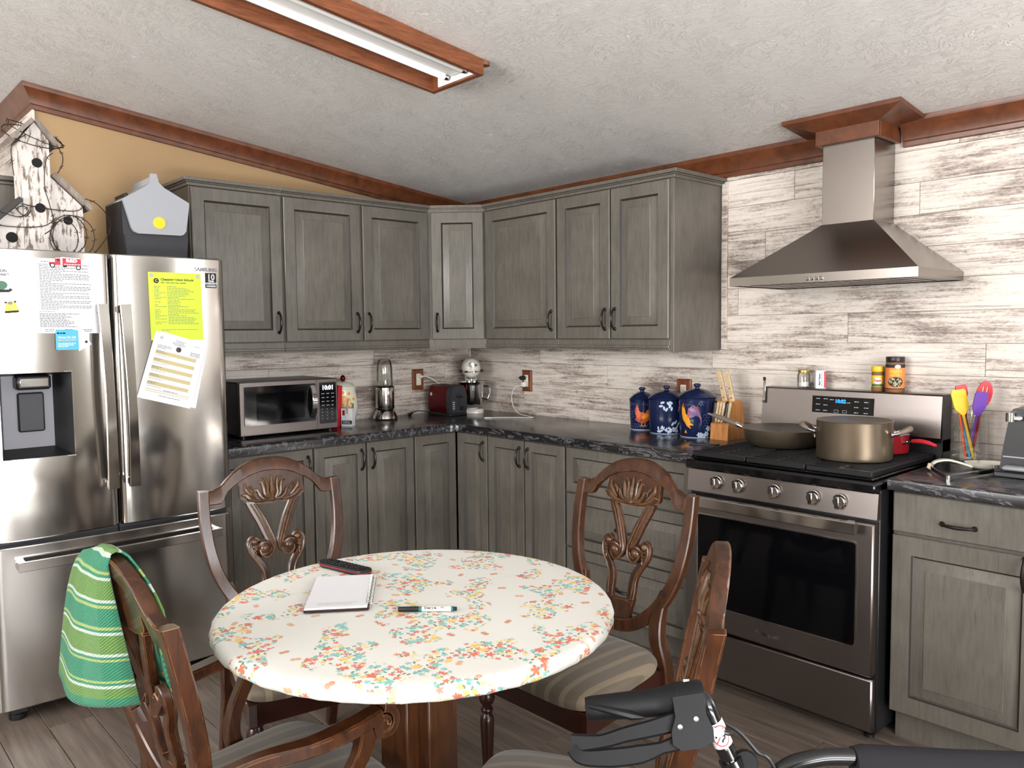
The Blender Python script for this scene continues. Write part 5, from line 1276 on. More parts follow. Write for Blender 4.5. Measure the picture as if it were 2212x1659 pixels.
vs, fs = text_mesh('KitchenAid', .0105, lambda x, y: (x, -.1475+.42*abs(x)**1.25*1.2, .2594+y), .0003); m = MB(); m.add(vs, fs); m.build('band_lettering', 'inkd', hd_, smooth=0)
m = MB(); m.lathe([(0, .0), (.017, 0), (.019, -.003), (.016, -.008), (.0, -.009)], 20, (0, -.143, .300), axis='y'); m.build('hub_cap', 'chrome', hd_)
m = MB(); m.lathe([(.007, .0), (.007, -.016), (0, -.018)], 12, (.028, -.130, .300), axis='y'); m.build('attachment_knob', 'black', hd_)
for s in (-1, 1):
    m = MB(); m.tube([(s*.056, -.05, .262), (s*.070, -.05, .262), (s*.076, -.05, .262)], [.005, .008, .006], 10); m.build('speed_knob', 'black', hd_)
m = MB(); m.lathe([(.030, .215), (.034, .225), (.034, .238), (.02, .242)], 18, (0, -.075, 0)); m.lathe([(.008, .16), (.008, .215)], 10, (0, -.075, 0)); m.build('beater_shaft', 'chrome', t)
m = MB(); m.lathe([(0, .030), (.040, .032), (.060, .055), (.074, .10), (.082, .17), (.086, .192), (.088, .194), (.084, .194), (.08, .17), (.072, .10), (.058, .057), (0, .036)], 32, (0, -.06, 0)); m.build('bowl', 'chrome', t)
m = MB(); m.tube(catmull([(.080, -.06, .165), (.108, -.06, .160), (.114, -.06, .12), (.10, -.06, .085), (.07, -.06, .088)], 5), .006, 8); m.build('bowl_handle', 'chrome', t)
# charging cable
t = thing('phone_charger', 'white phone charger with its cable trailing across the worktop', 'charger', (0, 0, 0))
m = MB(); m.box(.536, .566, -.045, -.0165, 1.094, 1.124, .004); m.build('adapter', 'white', t)
m = MB(); m.tube(catmull([(.548, -.046, 1.102), (.51, -.07, 1.09), (.487, -.075, 1.03), (.505, -.075, .97), (.56, -.085, .936), (.66, -.10, CH+.003), (.735, -.13, CH+.003), (.725, -.165, CH+.003), (.66, -.20, CH+.003), (.60, -.25, CH+.003), (.565, -.31, CH+.003)], 7), .0022, 8); m.build('cable', 'pillow', t)
m = MB(); m.tube([(.568, -.306, CH+.003), (.553, -.335, CH+.004), (.546, -.348, CH+.004)], [.003, .0042, .003], 8); m.build('connector', 'white', t)
t = thing('black_plug', 'black plug pushed into the top socket above the white charger', 'plug', (.542, -.0165, 1.148), 0)
m = MB(); m.lathe([(.012, 0), (.014, -.008), (.013, -.030), (.008, -.038), (0, -.039)], 14, axis='y'); m.build('body', 'black', t)
m = MB(); m.box(-.02, .0, -.032, -.018, -.006, .008, .003); m.build('side_knob', 'black', t)

# ------------------------------------------------------------------ rooster canisters
def canister(label, x, y, R, H, cdir, deco):
    t = thing('canister', label, 'canister', (x, y, CH), 0, 'blue rooster canisters by the stove')
    m = MB(); m.lathe([(0, 0), (R*.86, 0), (R*.90, .004), (R*.985, H*.5), (R*1.0, H-.014), (R*1.015, H-.003), (R*.96, H), (0, H)], 40); b = m.build('body', 'navy', t)
    m = MB(); m.lathe([(R*1.04, H+.0005), (R*1.05, H+.004), (R*.98, H+.010), (R*.72, H+.026), (R*.40, H+.038), (R*.16, H+.042)], 40); m.v += []; l = m.build('lid', 'navy', t)
    m = MB(); m.lathe([(.012, H+.040), (.010, H+.048), (.0175, H+.055), (.0175, H+.061), (.012, H+.065), (0, H+.066)], 18); m.build('knob', 'navy', l)
    m = MB(); m.lathe([(R*.87, -.0), (R*.885, .001), (R*.905, .0035), (R*.905, .0045)], 40); m.build('foot_ring', 'floral', t)
    pr = [(R*.90, .004), (R*.985, H*.5), (R*1.0, H-.014), (R*1.015, H)]
    deco(t, lambda e: jarmap(pr, cdir, e), R, H); return t
def hexmesh(m, f, x0, x1, z0, z1, s=.0085, skip=None):
    dx, dz = s*math.sqrt(3), s*1.5; r = 0; z = z0
    while z < z1:
        x = x0+(dx/2 if r % 2 else 0)
        while x < x1:
            if not (skip and skip(x, z)):
                for k in range(3):
                    a0, a1 = PI/6+k*PI/3, PI/6+(k+1)*PI/3
                    m.stroke([(x+s*math.cos(a0), z+s*math.sin(a0)), (x+s*math.cos(a1), z+s*math.sin(a1))], .0008, f)
            x += dx
        z += dz; r += 1
def deco_hen(t, fm_, R, H):
    f = fm_(.0009)
    m = MB(); hexmesh(m, f, -.075, .075, .012, H-.018, .0085, lambda x, z: abs(x) < .04 and .03 < z < .115 or rn.random() < .18); m.build('wire_print', 'mesh', t, smooth=0)
    f = fm_(.0014); m = MB()
    m.ellipse(.002, .066, .034, .026, -.35, f); m.ellipse(-.022, .085, .014, .026, .35, f); m.ellipse(-.027, .108, .010, .012, 0, f); m.ellipse(.03, .085, .014, .024, -.5, f); m.build('hen_body', 'hen', t, smooth=0)
    f = fm_(.0019); m = MB()
    m.ellipse(-.026, .122, .008, .005, .5, f); m.ellipse(-.033, .099, .0035, .006, 0, f); m.ellipse(-.012, .05, .028, .010, -.3, f); m.ellipse(-.032, .112, .004, .004, 0, f); m.build('hen_shading', 'hen2', t, smooth=0)
    m = MB(); m.ellipse(.016, .072, .018, .011, .5, f); m.stroke([(.0, .044), (-.002, .026)], .003, f); m.stroke([(.014, .044), (.014, .026)], .003, f)
    for a in (-.002, .014):
        for q in (-.009, 0, .008): m.stroke([(a, .027), (a+q, .020)], .0025, f)
    m.build('hen_wing_and_feet', 'amber', t, smooth=0)
def deco_floral(t, fm_, R, H):
    f = fm_(.001); m = MB()
    for x, z, r in ((-.02, .155, .3), (-.028, .138, .2), (-.012, .128, 1.8), (.008, .15, 2.2), (.016, .138, 1.2), (.02, .155, 2.6), (.0, .122, 1.1), (.024, .125, 1.4)): m.ellipse(x, z, .011, .0055, r, f, 0, 10, 2)
    for k in range(30):
        x = rn.uniform(-.045, .06); z = .012+abs(rn.gauss(0, .016)); m.ellipse(x, z, rn.uniform(.005, .010), .0045, rn.uniform(0, 3.1), f, 0, 8, 1)
    for x, z in ((.03, .052), (.045, .06), (.06, .05), (.052, .035)): m.ellipse(x, z, .012, .005, 1.0, f, 0, 10, 2)
    m.build('floral_print', 'floral', t, smooth=0)
    m = MB(); f = fm_(.0014); m.ellipse(.082, .085, .017, .036, -.12, f); m.ellipse(.070, .115, .011, .022, .3, f); m.stroke([(.086, .055), (.090, .03), (.086, .02)], [.016, .006, .003], f); m.build('white_hen', 'henw', t, smooth=0)
    m = MB(); f = fm_(.0018); m.ellipse(.066, .134, .009, .006, .3, f); m.ellipse(.060, .126, .003, .006, 0, f); m.build('hen_comb', 'red', t, smooth=0)
    m = MB(); m.stroke([(.064, .13), (.08, .122), (.09, .10)], [.002, .005, .003], f); m.build('hen_shading', 'inkd', t, smooth=0)
def deco_rooster(t, fm_, R, H):
    f = fm_(.0009); m = MB(); hexmesh(m, f, -.0, .085, .04, .105, .0085, lambda x, z: x < .03); hexmesh(m, f, -.05, .06, H-.035, H-.02, .0085, lambda x, z: rn.random() < .4); m.build('wire_print', 'mesh', t, smooth=0)
    f = fm_(.0013); m = MB()
    m.ellipse(-.068, .115, .012, .040, .15, f); m.ellipse(-.052, .09, .014, .03, .6, f); m.stroke([(-.058, .08), (-.035, .066), (-.018, .062)], [.018, .014, .004], f); m.stroke([(-.055, .078), (-.045, .06), (-.03, .046)], [.016, .012, .004], f)
    for q in (-.006, 0, .006): m.stroke([(-.056, .036), (-.056+q, .022)], .003, f)
    m.build('rooster_body', 'amber', t, smooth=0)
    m = MB(); f2 = fm_(.0016)
    for k in range(7):
        m.stroke([(-.048+.003*k, .095), (-.04+.006*k, .135-.004*k), (-.018+.006*k, .15-.009*k), (.008+.002*k, .138-.013*k)], [.002, .008, .007, .002], f)
    m.build('tail_plumes', 'plum', t, smooth=0)
    m = MB()
    for k in range(6):
        m.stroke([(-.050+.003*k, .098), (-.040+.006*k, .139-.004*k), (-.016+.006*k, .154-.009*k), (.010+.002*k, .142-.013*k)], .0016, f2)
    m.build('plume_edges', 'hen', t, smooth=0)
    m = MB(); m.ellipse(-.070, .152, .005, .012, 0, f2); m.build('rooster_comb', 'red', t, smooth=0)
    m = MB()
    for cx_, cz_ in ((.012, .016), (.045, .02), (.055, .045), (.03, .012)):
        for k in range(6): a = k*PI/3; m.ellipse(cx_+.008*math.cos(a), cz_+.008*math.sin(a), .0065, .004, a, f, 0, 8, 1)
    m.build('daisy_print', 'floral', t, smooth=0)
canister('smallest blue canister painted with an orange hen', 1.523, -.118, .0635, .150, math.atan2(-3.23, 2.55), deco_hen)
canister('middle blue canister with pale leaves and a white hen', 1.700, -.150, .0885, .168, math.atan2(-3.2, 2.38), deco_floral)
canister('largest blue canister painted with a yellow rooster', 1.888, -.165, .0870, .186, math.atan2(-3.19, 2.19), deco_rooster)

# ------------------------------------------------------------------ knife block
t = thing('knife_block', 'honey oak knife block between canisters and stove', 'knife block', (1.985, -.205, CH))
kp = [(0, 0), (.004, .070), (.022, .086), (.055, .170), (.075, .185), (.125, .165), (.150, 0)]
m = MB(); m.slab(kp, .002, .094, lambda y, z, x: (x, y, z)); m.build('block', 'block', t, smooth=0)
m = MB()
for k in range(5): m.box(.010+.016*k, .013+.016*k, .006, .016, .078, .0835)
m.build('slots', 'inkd', t)
for k in range(6):
    kt = thing('steak_knife', ('first', 'second', 'third', 'fourth', 'fifth', 'sixth')[k]+(' steak knife from the left, black-handled, in the knife block' if k in (0, 4) else ' steak knife from the left, pale-handled, in the knife block'), 'knife', (1.985+.010+.0155*k, -.205+.012, CH+.080), 0, 'steak knives in the block\'s front row')
    m = MB(); P = catmull([(0, 0, 0), (0, .004, .03), (0, .014, .062), (0, .020, .086), (0, .018, .092)], 5); m.bar(P, (1, 0, 0), lerpl([.011, .012, .013, .012], len(P)), lerpl([.014, .014, .015, .018, .010], len(P)), ch=.25); m.build('handle', 'knifewood' if k not in (0, 4) else 'black', kt)
    m = MB(); m.box(-.001, .001, -.004, .004, -.045, .004); m.build('blade', 'chrome', kt)
for k, (a, lab) in enumerate(((.012, 'left big wooden-handled knife standing in the block\'s top slot'), (.052, 'right big wooden-handled knife standing in the block\'s top slot'))):
    kt = thing('chef_knife', lab, 'knife', (1.985+.020+a, -.205+.068, CH+.174), 0)
    m = MB(); P = catmull([(.004, 0, 0), (-.006, -.002, .05), (-.016, -.004, .095), (-.024, -.006, .118), (-.022, -.006, .130), (-.014, -.005, .138)], 5); m.bar(P, (0, 1, 0), .014, lerpl([.026, .024, .026, .030, .026, .008], len(P)), ch=.2); h_ = m.build('handle', 'knifewood', kt)
    m = MB()
    for z, x in ((.016, .002), (.06, -.008), (.104, -.018)): m.lathe([(.003, 0), (.003, -.0008), (0, -.001)], 8, (x, -.010, z), axis='y')
    m.build('rivets', 'inkd', h_)
    m = MB(); m.box(-.010, .012, -.001, .001, -.10, .006); m.build('blade', 'chrome', kt)
t = thing('knife_sheath', 'flat black knife guard lying on the worktop by the stove', 'knife guard', (2.03, -.43, CH+.001), .55)
m = MB(); m.slab([(0, -.014), (.11, -.012), (.13, .004), (.11, .014), (0, .014)], 0, .006, lambda x, y, z: (x, y, z)); m.build('sheath', 'black', t)

# ------------------------------------------------------------------ pans on the stove
GZ = .9457
t = thing('frying_pan', 'bronze-grey deep frying pan with long taupe handle on the left burners', 'pan', (2.400, -.295, GZ))
m = MB(); m.lathe([(0, 0), (.118, 0), (.132, .006), (.152, .03), (.163, .062), (.166, .074), (.163, .0755), (.160, .073)], 48); m.build('body', 'pan', t)
m = MB(); m.lathe([(.162, .0745), (.158, .062), (.147, .032), (.128, .010), (.114, .005), (0, .005)], 48); m.build('lining', 'panin', t)
hdv = Vector((-.93, -.06, 0)).normalized()
def HP(a, z): return (hdv.x*a, hdv.y*a, z)
m = MB(); m.tube([HP(.155, .050), HP(.19, .066), HP(.215, .075)], [.007, .009, .011], 12); m.lathe([(0, 0)], 3) if False else None; m.build('handle_ferrule', 'chrome', t)
m = MB(); P = catmull([HP(.205, .071), HP(.25, .086), HP(.30, .100), HP(.335, .107)], 6); m.bar(P, (-hdv.y, hdv.x, 0), lerpl([.020, .026, .024, .014], len(P)), lerpl([.016, .020, .018, .010], len(P)), ch=.3); m.build('handle', 'handle', t)
m = MB(); m.tube([HP(.332, .107), HP(.350, .110)], [.006, .005], 10); m.build('hanging_tip', 'chrome', t)
m = MB(); m.tube(catmull([(.155, .03, .05), (.185, .028, .068), (.196, .0, .072), (.185, -.028, .068), (.155, -.03, .05)], 5), .005, 8); m.build('helper_handle', 'chrome', t)
t = thing('stock_pot', 'large bronze-grey stock pot at the front middle of the stove', 'pot', (2.757, -.425, GZ))
m = MB(); m.lathe([(0, 0), (.122, 0), (.130, .005), (.132, .014), (.132, .140), (.1335, .1445), (.131, .1455), (.129, .143)], 56); m.build('body', 'pan', t)
m = MB(); m.lathe([(.1305, .1445), (.128, .13), (.128, .012), (.120, .006), (0, .006)], 56); m.build('lining', 'panin', t)
for ang, nm in ((.28, 'right'), (.28+PI, 'left')):
    ca, sa = math.cos(ang), math.sin(ang); q = lambda r, s_, z: (ca*r-sa*s_, sa*r+ca*s_, z)
    hp = m = MB(); m.tube(catmull([q(.131, -.040, .098), q(.15, -.040, .103), q(.165, -.034, .110)], 4), .0055, 8); m.tube(catmull([q(.131, .040, .098), q(.15, .040, .103), q(.165, .034, .110)], 4), .0055, 8)
    m.lathe([(.010, 0), (.009, .004), (0, .005)], 12, T=Matrix.Translation(q(.131, -.040, .098)) @ Vector((ca, sa, 0)).to_track_quat('Z', 'Y').to_matrix().to_4x4())
    m.lathe([(.010, 0), (.009, .004), (0, .005)], 12, T=Matrix.Translation(q(.131, .040, .098)) @ Vector((ca, sa, 0)).to_track_quat('Z', 'Y').to_matrix().to_4x4())
    m.build('handle_bracket', 'chrome', t)
    m = MB(); P = catmull([q(.158, -.036, .108), q(.178, -.026, .117), q(.186, 0, .120), q(.178, .026, .117), q(.158, .036, .108)], 5); m.tube(P, lerpl([.007, .010, .011, .010, .007], len(P)), 10); m.build('handle', 'handle', t)
t = thing('saucepan', 'red enamel saucepan with red handle behind the stock pot', 'pan', (2.782, -.195, GZ))
m = MB(); m.lathe([(0, 0), (.066, 0), (.074, .004), (.078, .014), (.079, .072), (.080, .074), (.077, .0745)], 40); m.build('body', 'redpan', t)
m = MB(); m.lathe([(.0775, .074), (.0755, .06), (.0745, .012), (.068, .006), (0, .006)], 40); m.build('lining', 'blackgloss', t)
m = MB(); m.lathe([(.0795, .0725), (.0808, .0745), (.0785, .0755)], 40); m.build('rim', 'chrome', t)
dv = Vector((.98, -.20, 0)).normalized(); q = lambda a, s_, z: (dv.x*a-dv.y*s_, dv.y*a+dv.x*s_, z)
m = MB(); m.bar([q(.076, 0, .045), q(.10, 0, .052), q(.115, 0, .056)], (-dv.y, dv.x, 0), [.04, .022, .016], [.008, .009, .010], ch=.3); m.build('handle_bracket', 'chrome', t)
m = MB(); P = catmull([q(.105, 0, .055), q(.13, 0, .058), q(.165, 0, .056), q(.198, 0, .048)], 6); m.bar(P, (-dv.y, dv.x, 0), lerpl([.020, .022, .020, .010], len(P)), lerpl([.014, .015, .013, .008], len(P)), ch=.3); m.build('handle', 'red2', t)
# steam-wet inside of pot left out: nothing boils over

# ------------------------------------------------------------------ spices on the backguard
BZ = 1.1712
t = thing('mug_jar', 'small glass mug jar of salt with a brass lid on the stove top ledge', 'jar', (2.360, -.050, BZ))
m = MB(); P = [(.022, 0), (.026, .003), (.027, .03), (.027, .055), (.0225, .066), (.0225, .068)]
m.lathe([(0, 0)]+P+[(.021, .068), (.021, .065), (.0253, .054), (.0253, .006), (0, .004)], 24); m.build('glass_body', 'glass', t)
m = MB(); m.lathe([(0, .0045), (.0248, .0065), (.0248, .026), (0, .028)], 20); m.build('salt', 'salt', t)
m = MB(); m.lathe([(0, .066), (.024, .066), (.0245, .068), (.0245, .078), (.023, .080), (0, .080)], 24); m.build('lid', 'gold', t)
m = MB(); m.tube(catmull([(.026, 0, .058), (.040, 0, .056), (.043, 0, .036), (.038, 0, .018), (.026, 0, .014)], 5), .0035, 8); m.build('handle', 'glass', t)
t = thing('pepper_tin', 'red and white pepper tin on the stove top ledge', 'spice tin', (2.437, -.052, BZ), .62)
m = MB(); m.box(-.021, .021, -.017, .017, 0, .079, .0015); m.build('tin', 'paper', t)
m = MB(); m.rect(.0212, .0214, 0, .001, lambda x, y: (x, 0, y))
m = MB(); f = lambda x, y: (.0214, x, y); m.rect(-.0165, .0165, .004, .046, f); m.rect(-.0165, -.011, .046, .075, f); g2 = lambda x, y: (x, -.0174, y); m.rect(.012, .0208, .004, .075, g2); m.build('red_print', 'red', t, smooth=0)
m = MB(); vs, fs = text_mesh('Black Pepper', .0095, lambda x, y: g2(-.006-y, .040+x), .0004); m.add(vs, fs); words(m, .01, .07, .004, .0016, lambda x, y: g2(y, x), 0, 1, rn)
m.rect(-.003, .011, .052, .066, f); m.build('dark_print', 'navy', t, smooth=0)
m = MB(); f3 = lambda x, y: (.0218, x, y)
for a, b, c_ in (('Pure', .007, .034), ('Black', .008, .025), ('Pepper', .007, .016)):
    vs, fs = text_mesh(a, b, lambda x, y: f3(.001+x, c_+y), .0004); m.add(vs, fs)
m.build('white_print', 'paper', t, smooth=0)
t = thing('seasoning_shaker', 'small yellow-capped seasoning shaker left of the tall fajita bottle', 'spice jar', (2.680, -.050, BZ))
m = MB(); m.lathe([(0, 0), (.022, 0), (.0235, .004), (.0235, .016), (.0225, .02), (.0225, .064), (.0235, .070), (.021, .080), (.021, .083), (0, .083)], 24); m.build('body', 'spice', t)
m = MB(); m.lathe([(.0228, .019), (.0231, .02), (.0231, .064), (.0228, .065)], 24); m.build('label', 'yel2', t)
m = MB(); m.lathe([(.0235, .080), (.0242, .082), (.0242, .100), (.0235, .102), (0, .102)], 24); m.build('cap', 'yel2', t)
jd = jarmap([(.0231, .0), (.0231, .1)], math.atan2(-3.3, 1.39), .0005); jd2 = jarmap([(.0231, .0), (.0231, .1)], math.atan2(-3.3, 1.39), .0009)
m = MB(); m.ellipse(0, .044, .017, .013, 0, jd); m.build('white_oval', 'paper', t, smooth=0)
m = MB(); vs, fs = text_mesh('Dash', .0145, lambda x, y: jd2(x, .044+y), .0006); m.add(vs, fs); m.build('red_lettering', 'red', t, smooth=0)
m = MB(); m.rect(-.026, .026, .0205, .030, jd, 0, 6); m.build('green_band', 'green', t, smooth=0)
t = thing('fajita_bottle', 'tall black-capped fajita seasoning bottle on the stove top ledge', 'spice jar', (2.750, -.052, BZ))
m = MB(); m.lathe([(0, 0), (.034, 0), (.0355, .004), (.0355, .112), (.033, .120), (.033, .122), (0, .122)], 28); m.build('body', 'spice', t)
m = MB(); m.lathe([(.0356, .016), (.036, .017), (.036, .098), (.0356, .099)], 28); m.build('label', 'orangelab', t)
m = MB(); m.lathe([(.0356, .098), (.0361, .099), (.0361, .110), (.0356, .111)], 28); m.lathe([(.0356, .0135), (.0361, .014), (.0361, .0165), (.0356, .017)], 28); m.build('dark_band', 'inkd', t)
m = MB(); m.lathe([(.0345, .120), (.0352, .121), (.0352, .140), (.034, .142), (0, .142)], 28); m.build('cap', 'black', t)
ja = math.atan2(-3.3, 1.32); jd = jarmap([(.0361, .0), (.0361, .2)], ja, .0005); jd2 = jarmap([(.0361, .0), (.0361, .2)], ja, .0009)
m = MB(); m.ellipse(.010, .103, .0115, .0075, 0, jd); m.build('white_oval', 'paper', t, smooth=0)
m = MB(); vs, fs = text_mesh('FAJITA', .0185, lambda x, y: jd(x+.004, .083+y), .0005, wide=.92); m.add(vs, fs); vs, fs = text_mesh('SEASONING', .0085, lambda x, y: jd(x+.004, .069+y), .0003); m.add(vs, fs); m.build('lettering', 'yel2', t, smooth=0)
m = MB(); m.ellipse(.002, .042, .029, .020, 0, jd, 0, 24, 4); m.build('picture_oval', 'inkd', t, smooth=0)
m = MB()
for k in range(40): a = rn.random()*2*PI; r = rn.random()**.5; m.ellipse(.002+.026*r*math.cos(a), .042+.017*r*math.sin(a), .0042, .0016, rn.random()*3, jd2, 0, 6, 1)
m.build('picture_flecks', 'tan', t, smooth=0)

# ------------------------------------------------------------------ right worktop
VX, VY = 3.052, -.125
t = thing('utensil_vase', 'square clear glass vase holding silicone kitchen tools', 'vase', (VX, VY, CH))
a, b, hv = .049, .044, .182
m = MB(); V = []
for s_, z in ((a, 0), (a, hv), (b, hv), (b, .022)): V += [(-s_, -s_, z), (s_, -s_, z), (s_, s_, z), (-s_, s_, z)]
m.add(V, [(0, 3, 2, 1)]+[(k*4+i, k*4+(i+1) % 4, (k+1)*4+(i+1) % 4, (k+1)*4+i) for k in range(3) for i in range(4)]+[(12, 13, 14, 15)]); m.build('glass_body', 'glass', t, smooth=0)
def tool(name, label, cat, col, bot, top, head, roll=0, hr=.005):
    B_, T_ = Vector((VX+bot[0], VY+bot[1], CH+.026)), Vector((VX+top[0], VY+top[1], CH+top[2])); d = (T_-B_).normalized()
    t = thing(name, label, cat, tuple(B_)); side = Vector((.79, .61, 0)); side = (side-d*side.dot(d)).normalized()
    nn = d.cross(side).normalized(); side = (side*math.cos(roll)+nn*math.sin(roll)); nn = d.cross(side).normalized(); Lh = (T_-B_).length
    m = MB(); P = [d*(Lh*k/8) for k in range(9)]; m.bar(P, side, lerpl([hr*1.6, hr*2.4, hr*1.8, hr*1.8, hr*2.2], 9), hr*1.3, ch=.3); m.build('handle', col, t)
    mp = lambda x, y, z: tuple(d*(Lh+y)+side*x+nn*z)
    m = MB(); head(m, mp); m.build('head', col, t, smooth=40); return t
def spat(w, h, skew=0): 
    def f(m, mp): m.slab([(-.006, -.01), (-w*.45, .012), (-w*.5, .03), (-w*.5, h-.012-skew), (-w*.4, h-skew*.6), (w*.4, h), (w*.5, h-.008), (w*.5, .025), (w*.4, .010), (.006, -.01)], -.004, .004, mp)
    return f
def spoon_head(w, h, slots=False):
    def f(m, mp):
        P = [(w/2*math.sin(2*PI*k/24), h/2-h/2*math.cos(2*PI*k/24)) for k in range(24)]
        if not slots: m.slab(P, -.003, .003, mp); return
        def ring(sc0, sc1):
            A_ = [(x*sc0, h/2+(y-h/2)*sc0) for x, y in P]; B2 = [(x*sc1, h/2+(y-h/2)*sc1) for x, y in P]
            for k in range(24):
                l = (k+1) % 24; m.add([mp(*A_[k], -.003), mp(*A_[l], -.003), mp(*B2[l], -.003), mp(*B2[k], -.003), mp(*A_[k], .003), mp(*A_[l], .003), mp(*B2[l], .003), mp(*B2[k], .003)],
                    [(0, 1, 2, 3), (7, 6, 5, 4), (0, 4, 5, 1), (2, 6, 7, 3)])
        ring(1, .66)
        for x in (-.0135, 0, .0135): m.slab([(x-.004, h*.12), (x+.004, h*.12), (x+.004, h*.88), (x-.004, h*.88)], -.0025, .0025, mp)
        m.slab([(-w*.36, h*.1), (w*.36, h*.1), (w*.36, h*.32), (-w*.36, h*.32)], -.0025, .0025, mp)
    return f
tool('spatula', 'yellow silicone spatula in the glass vase', 'spatula', 'yel2', (.022, -.024), (-.020, -.018, .190), spat(.052, .085, .0))
tool('spatula', 'red silicone spatula standing behind the orange spoon', 'spatula', 'red2', (.005, .020), (-.030, .012, .235), spat(.040, .055, .0))
tool('spoon', 'orange silicone spoon in the glass vase', 'spoon', 'orange', (-.004, -.026), (-.033, -.012, .195), spoon_head(.036, .072), .5)
tool('spatula', 'blue-handled tool between the orange and yellow tools', 'spatula', 'blue2', (.010, -.026), (-.028, -.004, .180), spat(.018, .030))
tool('spatula', 'purple silicone spatula leaning right in the glass vase', 'spatula', 'purple', (-.002, -.010), (.030, -.020, .190), spat(.044, .080))
tool('slotted_spoon', 'red slotted spoon leaning right in the glass vase', 'spoon', 'red2', (.006, .004), (.034, .008, .210), spoon_head(.054, .098, True))
t = thing('whisk', 'small wire whisk in the middle of the glass vase', 'whisk', (VX+.002, VY+.010, CH+.026))
m = MB()
for k in range(5):
    a_ = PI*k/5; m.tube(catmull([(0, 0, .10), (.016*math.cos(a_), .016*math.sin(a_), .14), (.012*math.cos(a_), .012*math.sin(a_), .178), (0, 0, .19), (-.012*math.cos(a_), -.012*math.sin(a_), .178), (-.016*math.cos(a_), -.016*math.sin(a_), .14), (0, 0, .10)], 4), .0008, 5)
m.build('wires', 'chrome', t); m = MB(); m.tube([(0, 0, 0), (0, 0, .105)], .005, 10); m.build('handle', 'chrome', t)
# spoon rest
t = thing('spoon_rest', 'cream ceramic spoon-shaped rest in front of the glass vase', 'spoon rest', (.0, -.012, 0))
m = MB(); P = catmull([(2.985, -.295, CH+.008), (3.0, -.285, CH+.022), (3.03, -.265, CH+.028), (3.065, -.24, CH+.018), (3.09, -.222, CH+.008)], 6); m.bar(P, (.6, -.8, 0), lerpl([.020, .026, .030, .034, .05], len(P)), .007, ch=.3); m.build('handle', 'cream', t)
m = MB()
T_ = Matrix.Translation((3.135, -.190, CH)) @ Matrix.Rotation(.62, 4, 'Z') @ Matrix.Diagonal((1.35, 1, 1, 1))
m.lathe([(0, 0), (.03, 0), (.046, .008), (.053, .020), (.054, .0215), (.051, .0215), (.043, .011), (.028, .005), (0, .004)], 32, T=T_); m.build('bowl', 'cream', t)
# tongs
t = thing('tongs', 'steel kitchen tongs lying open on the right worktop', 'tongs', (0, 0, CH))
H0 = Vector((3.128, -.560, .010))
for (ex, ey, sgn) in ((3.186, -.300, 1), (3.022, -.405, -1)):
    m = MB(); E_ = Vector((ex, ey, .012)); d = (E_-H0); P = [H0+d*(k/10) for k in range(11)]
    m.bar(P, (0, 0, 1), lerpl([.018, .016, .014, .016], 11), .004, ch=.2)
    dn = d.normalized(); sd = Vector((-dn.y, dn.x, 0))
    for k in range(6):
        c0 = E_+dn*(.006+.008*k); m.tube([c0+Vector((0, 0, -.006)), c0+sd*(.006*sgn)+Vector((0, 0, .012+.002*math.sin(k*1.1)))], [.005, .0055], 8)
    m.build('arm', 'chrome', t)
m = MB(); m.lathe([(0, 0), (.008, 0), (.008, .020), (0, .021)], 12, (H0.x, H0.y, 0)); m.build('hinge', 'chrome', t)
# coffee maker cut by the frame
t = thing('coffee_maker', 'black coffee maker cut off by the photo\'s right edge', 'coffee maker', (3.200, -.300, CH))
m = MB(); m.slab([(.0, 0), (.012, .10), (.030, .215), (.040, .228), (.20, .228), (.20, 0)], 0, .20, lambda x, z, y: (x, y, z)); m.build('body', 'black', t, smooth=30)
m = MB(); m.lathe([(0, 0), (.014, 0), (.014, .03), (0, .03)], 14, (.034, -.012, .185)); m.box(.028, .07, -.016, .0, .188, .205, .004); m.build('latch', 'chrome', t)
m = MB(); m.box(.012, .20, -.002, 0, .062, .066); m.box(.02, .2, -.045, 0, .022, .036, .006); m.build('trim_strip', 'lgrey', t)
m = MB(); m.box(0, .20, -.055, .0, 0, .02, .004); m.build('drip_base', 'black', t)

# ------------------------------------------------------------------ on top of the fridge
FT = 1.7352
t = thing('birdhouse', 'rustic white birdhouse with three peaks on top of the fridge', 'birdhouse', (.40, 0, FT))
def bprism(name, poly, d0, d1, mt):
    m = MB(); m.slab(poly, d0, d1, lambda y, z, x: (x-.40, y, z-FT)); return m.build(name, mt, t, smooth=0)
bprism('tower', [(-2.612, FT), (-2.512, FT), (-2.512, 2.215), (-2.562, 2.282), (-2.612, 2.215)], .26, .405, 'bird')
bprism('right_wing', [(-2.511, FT), (-2.395, FT), (-2.395, 1.965), (-2.511, 2.075)], .275, .395, 'bird')
bprism('left_wing', [(-2.735, FT), (-2.613, FT), (-2.613, 1.965), (-2.735, 1.845)], .275, .395, 'bird')
def roofb(name, a, b, th, d0, d1, mt):
    A_, B2 = Vector(a), Vector(b); d = (B2-A_).normalized(); nn = Vector((-d.y, d.x)); nn = nn if nn.y > 0 else -nn
    return bprism(name, [tuple(A_), tuple(B2), tuple(B2+nn*th), tuple(A_+nn*th)], d0, d1, mt)
roofb('tower_roof', (-2.563, 2.283), (-2.488, 2.190), .016, .23, .43, 'greywood'); roofb('tower_roof', (-2.563, 2.283), (-2.640, 2.200), .016, .23, .43, 'greywood')
roofb('wing_roof', (-2.508, 2.078), (-2.372, 1.950), .018, .25, .425, 'greywood'); roofb('wing_roof', (-2.615, 1.968), (-2.765, 1.820), .018, .25, .425, 'darkroof')
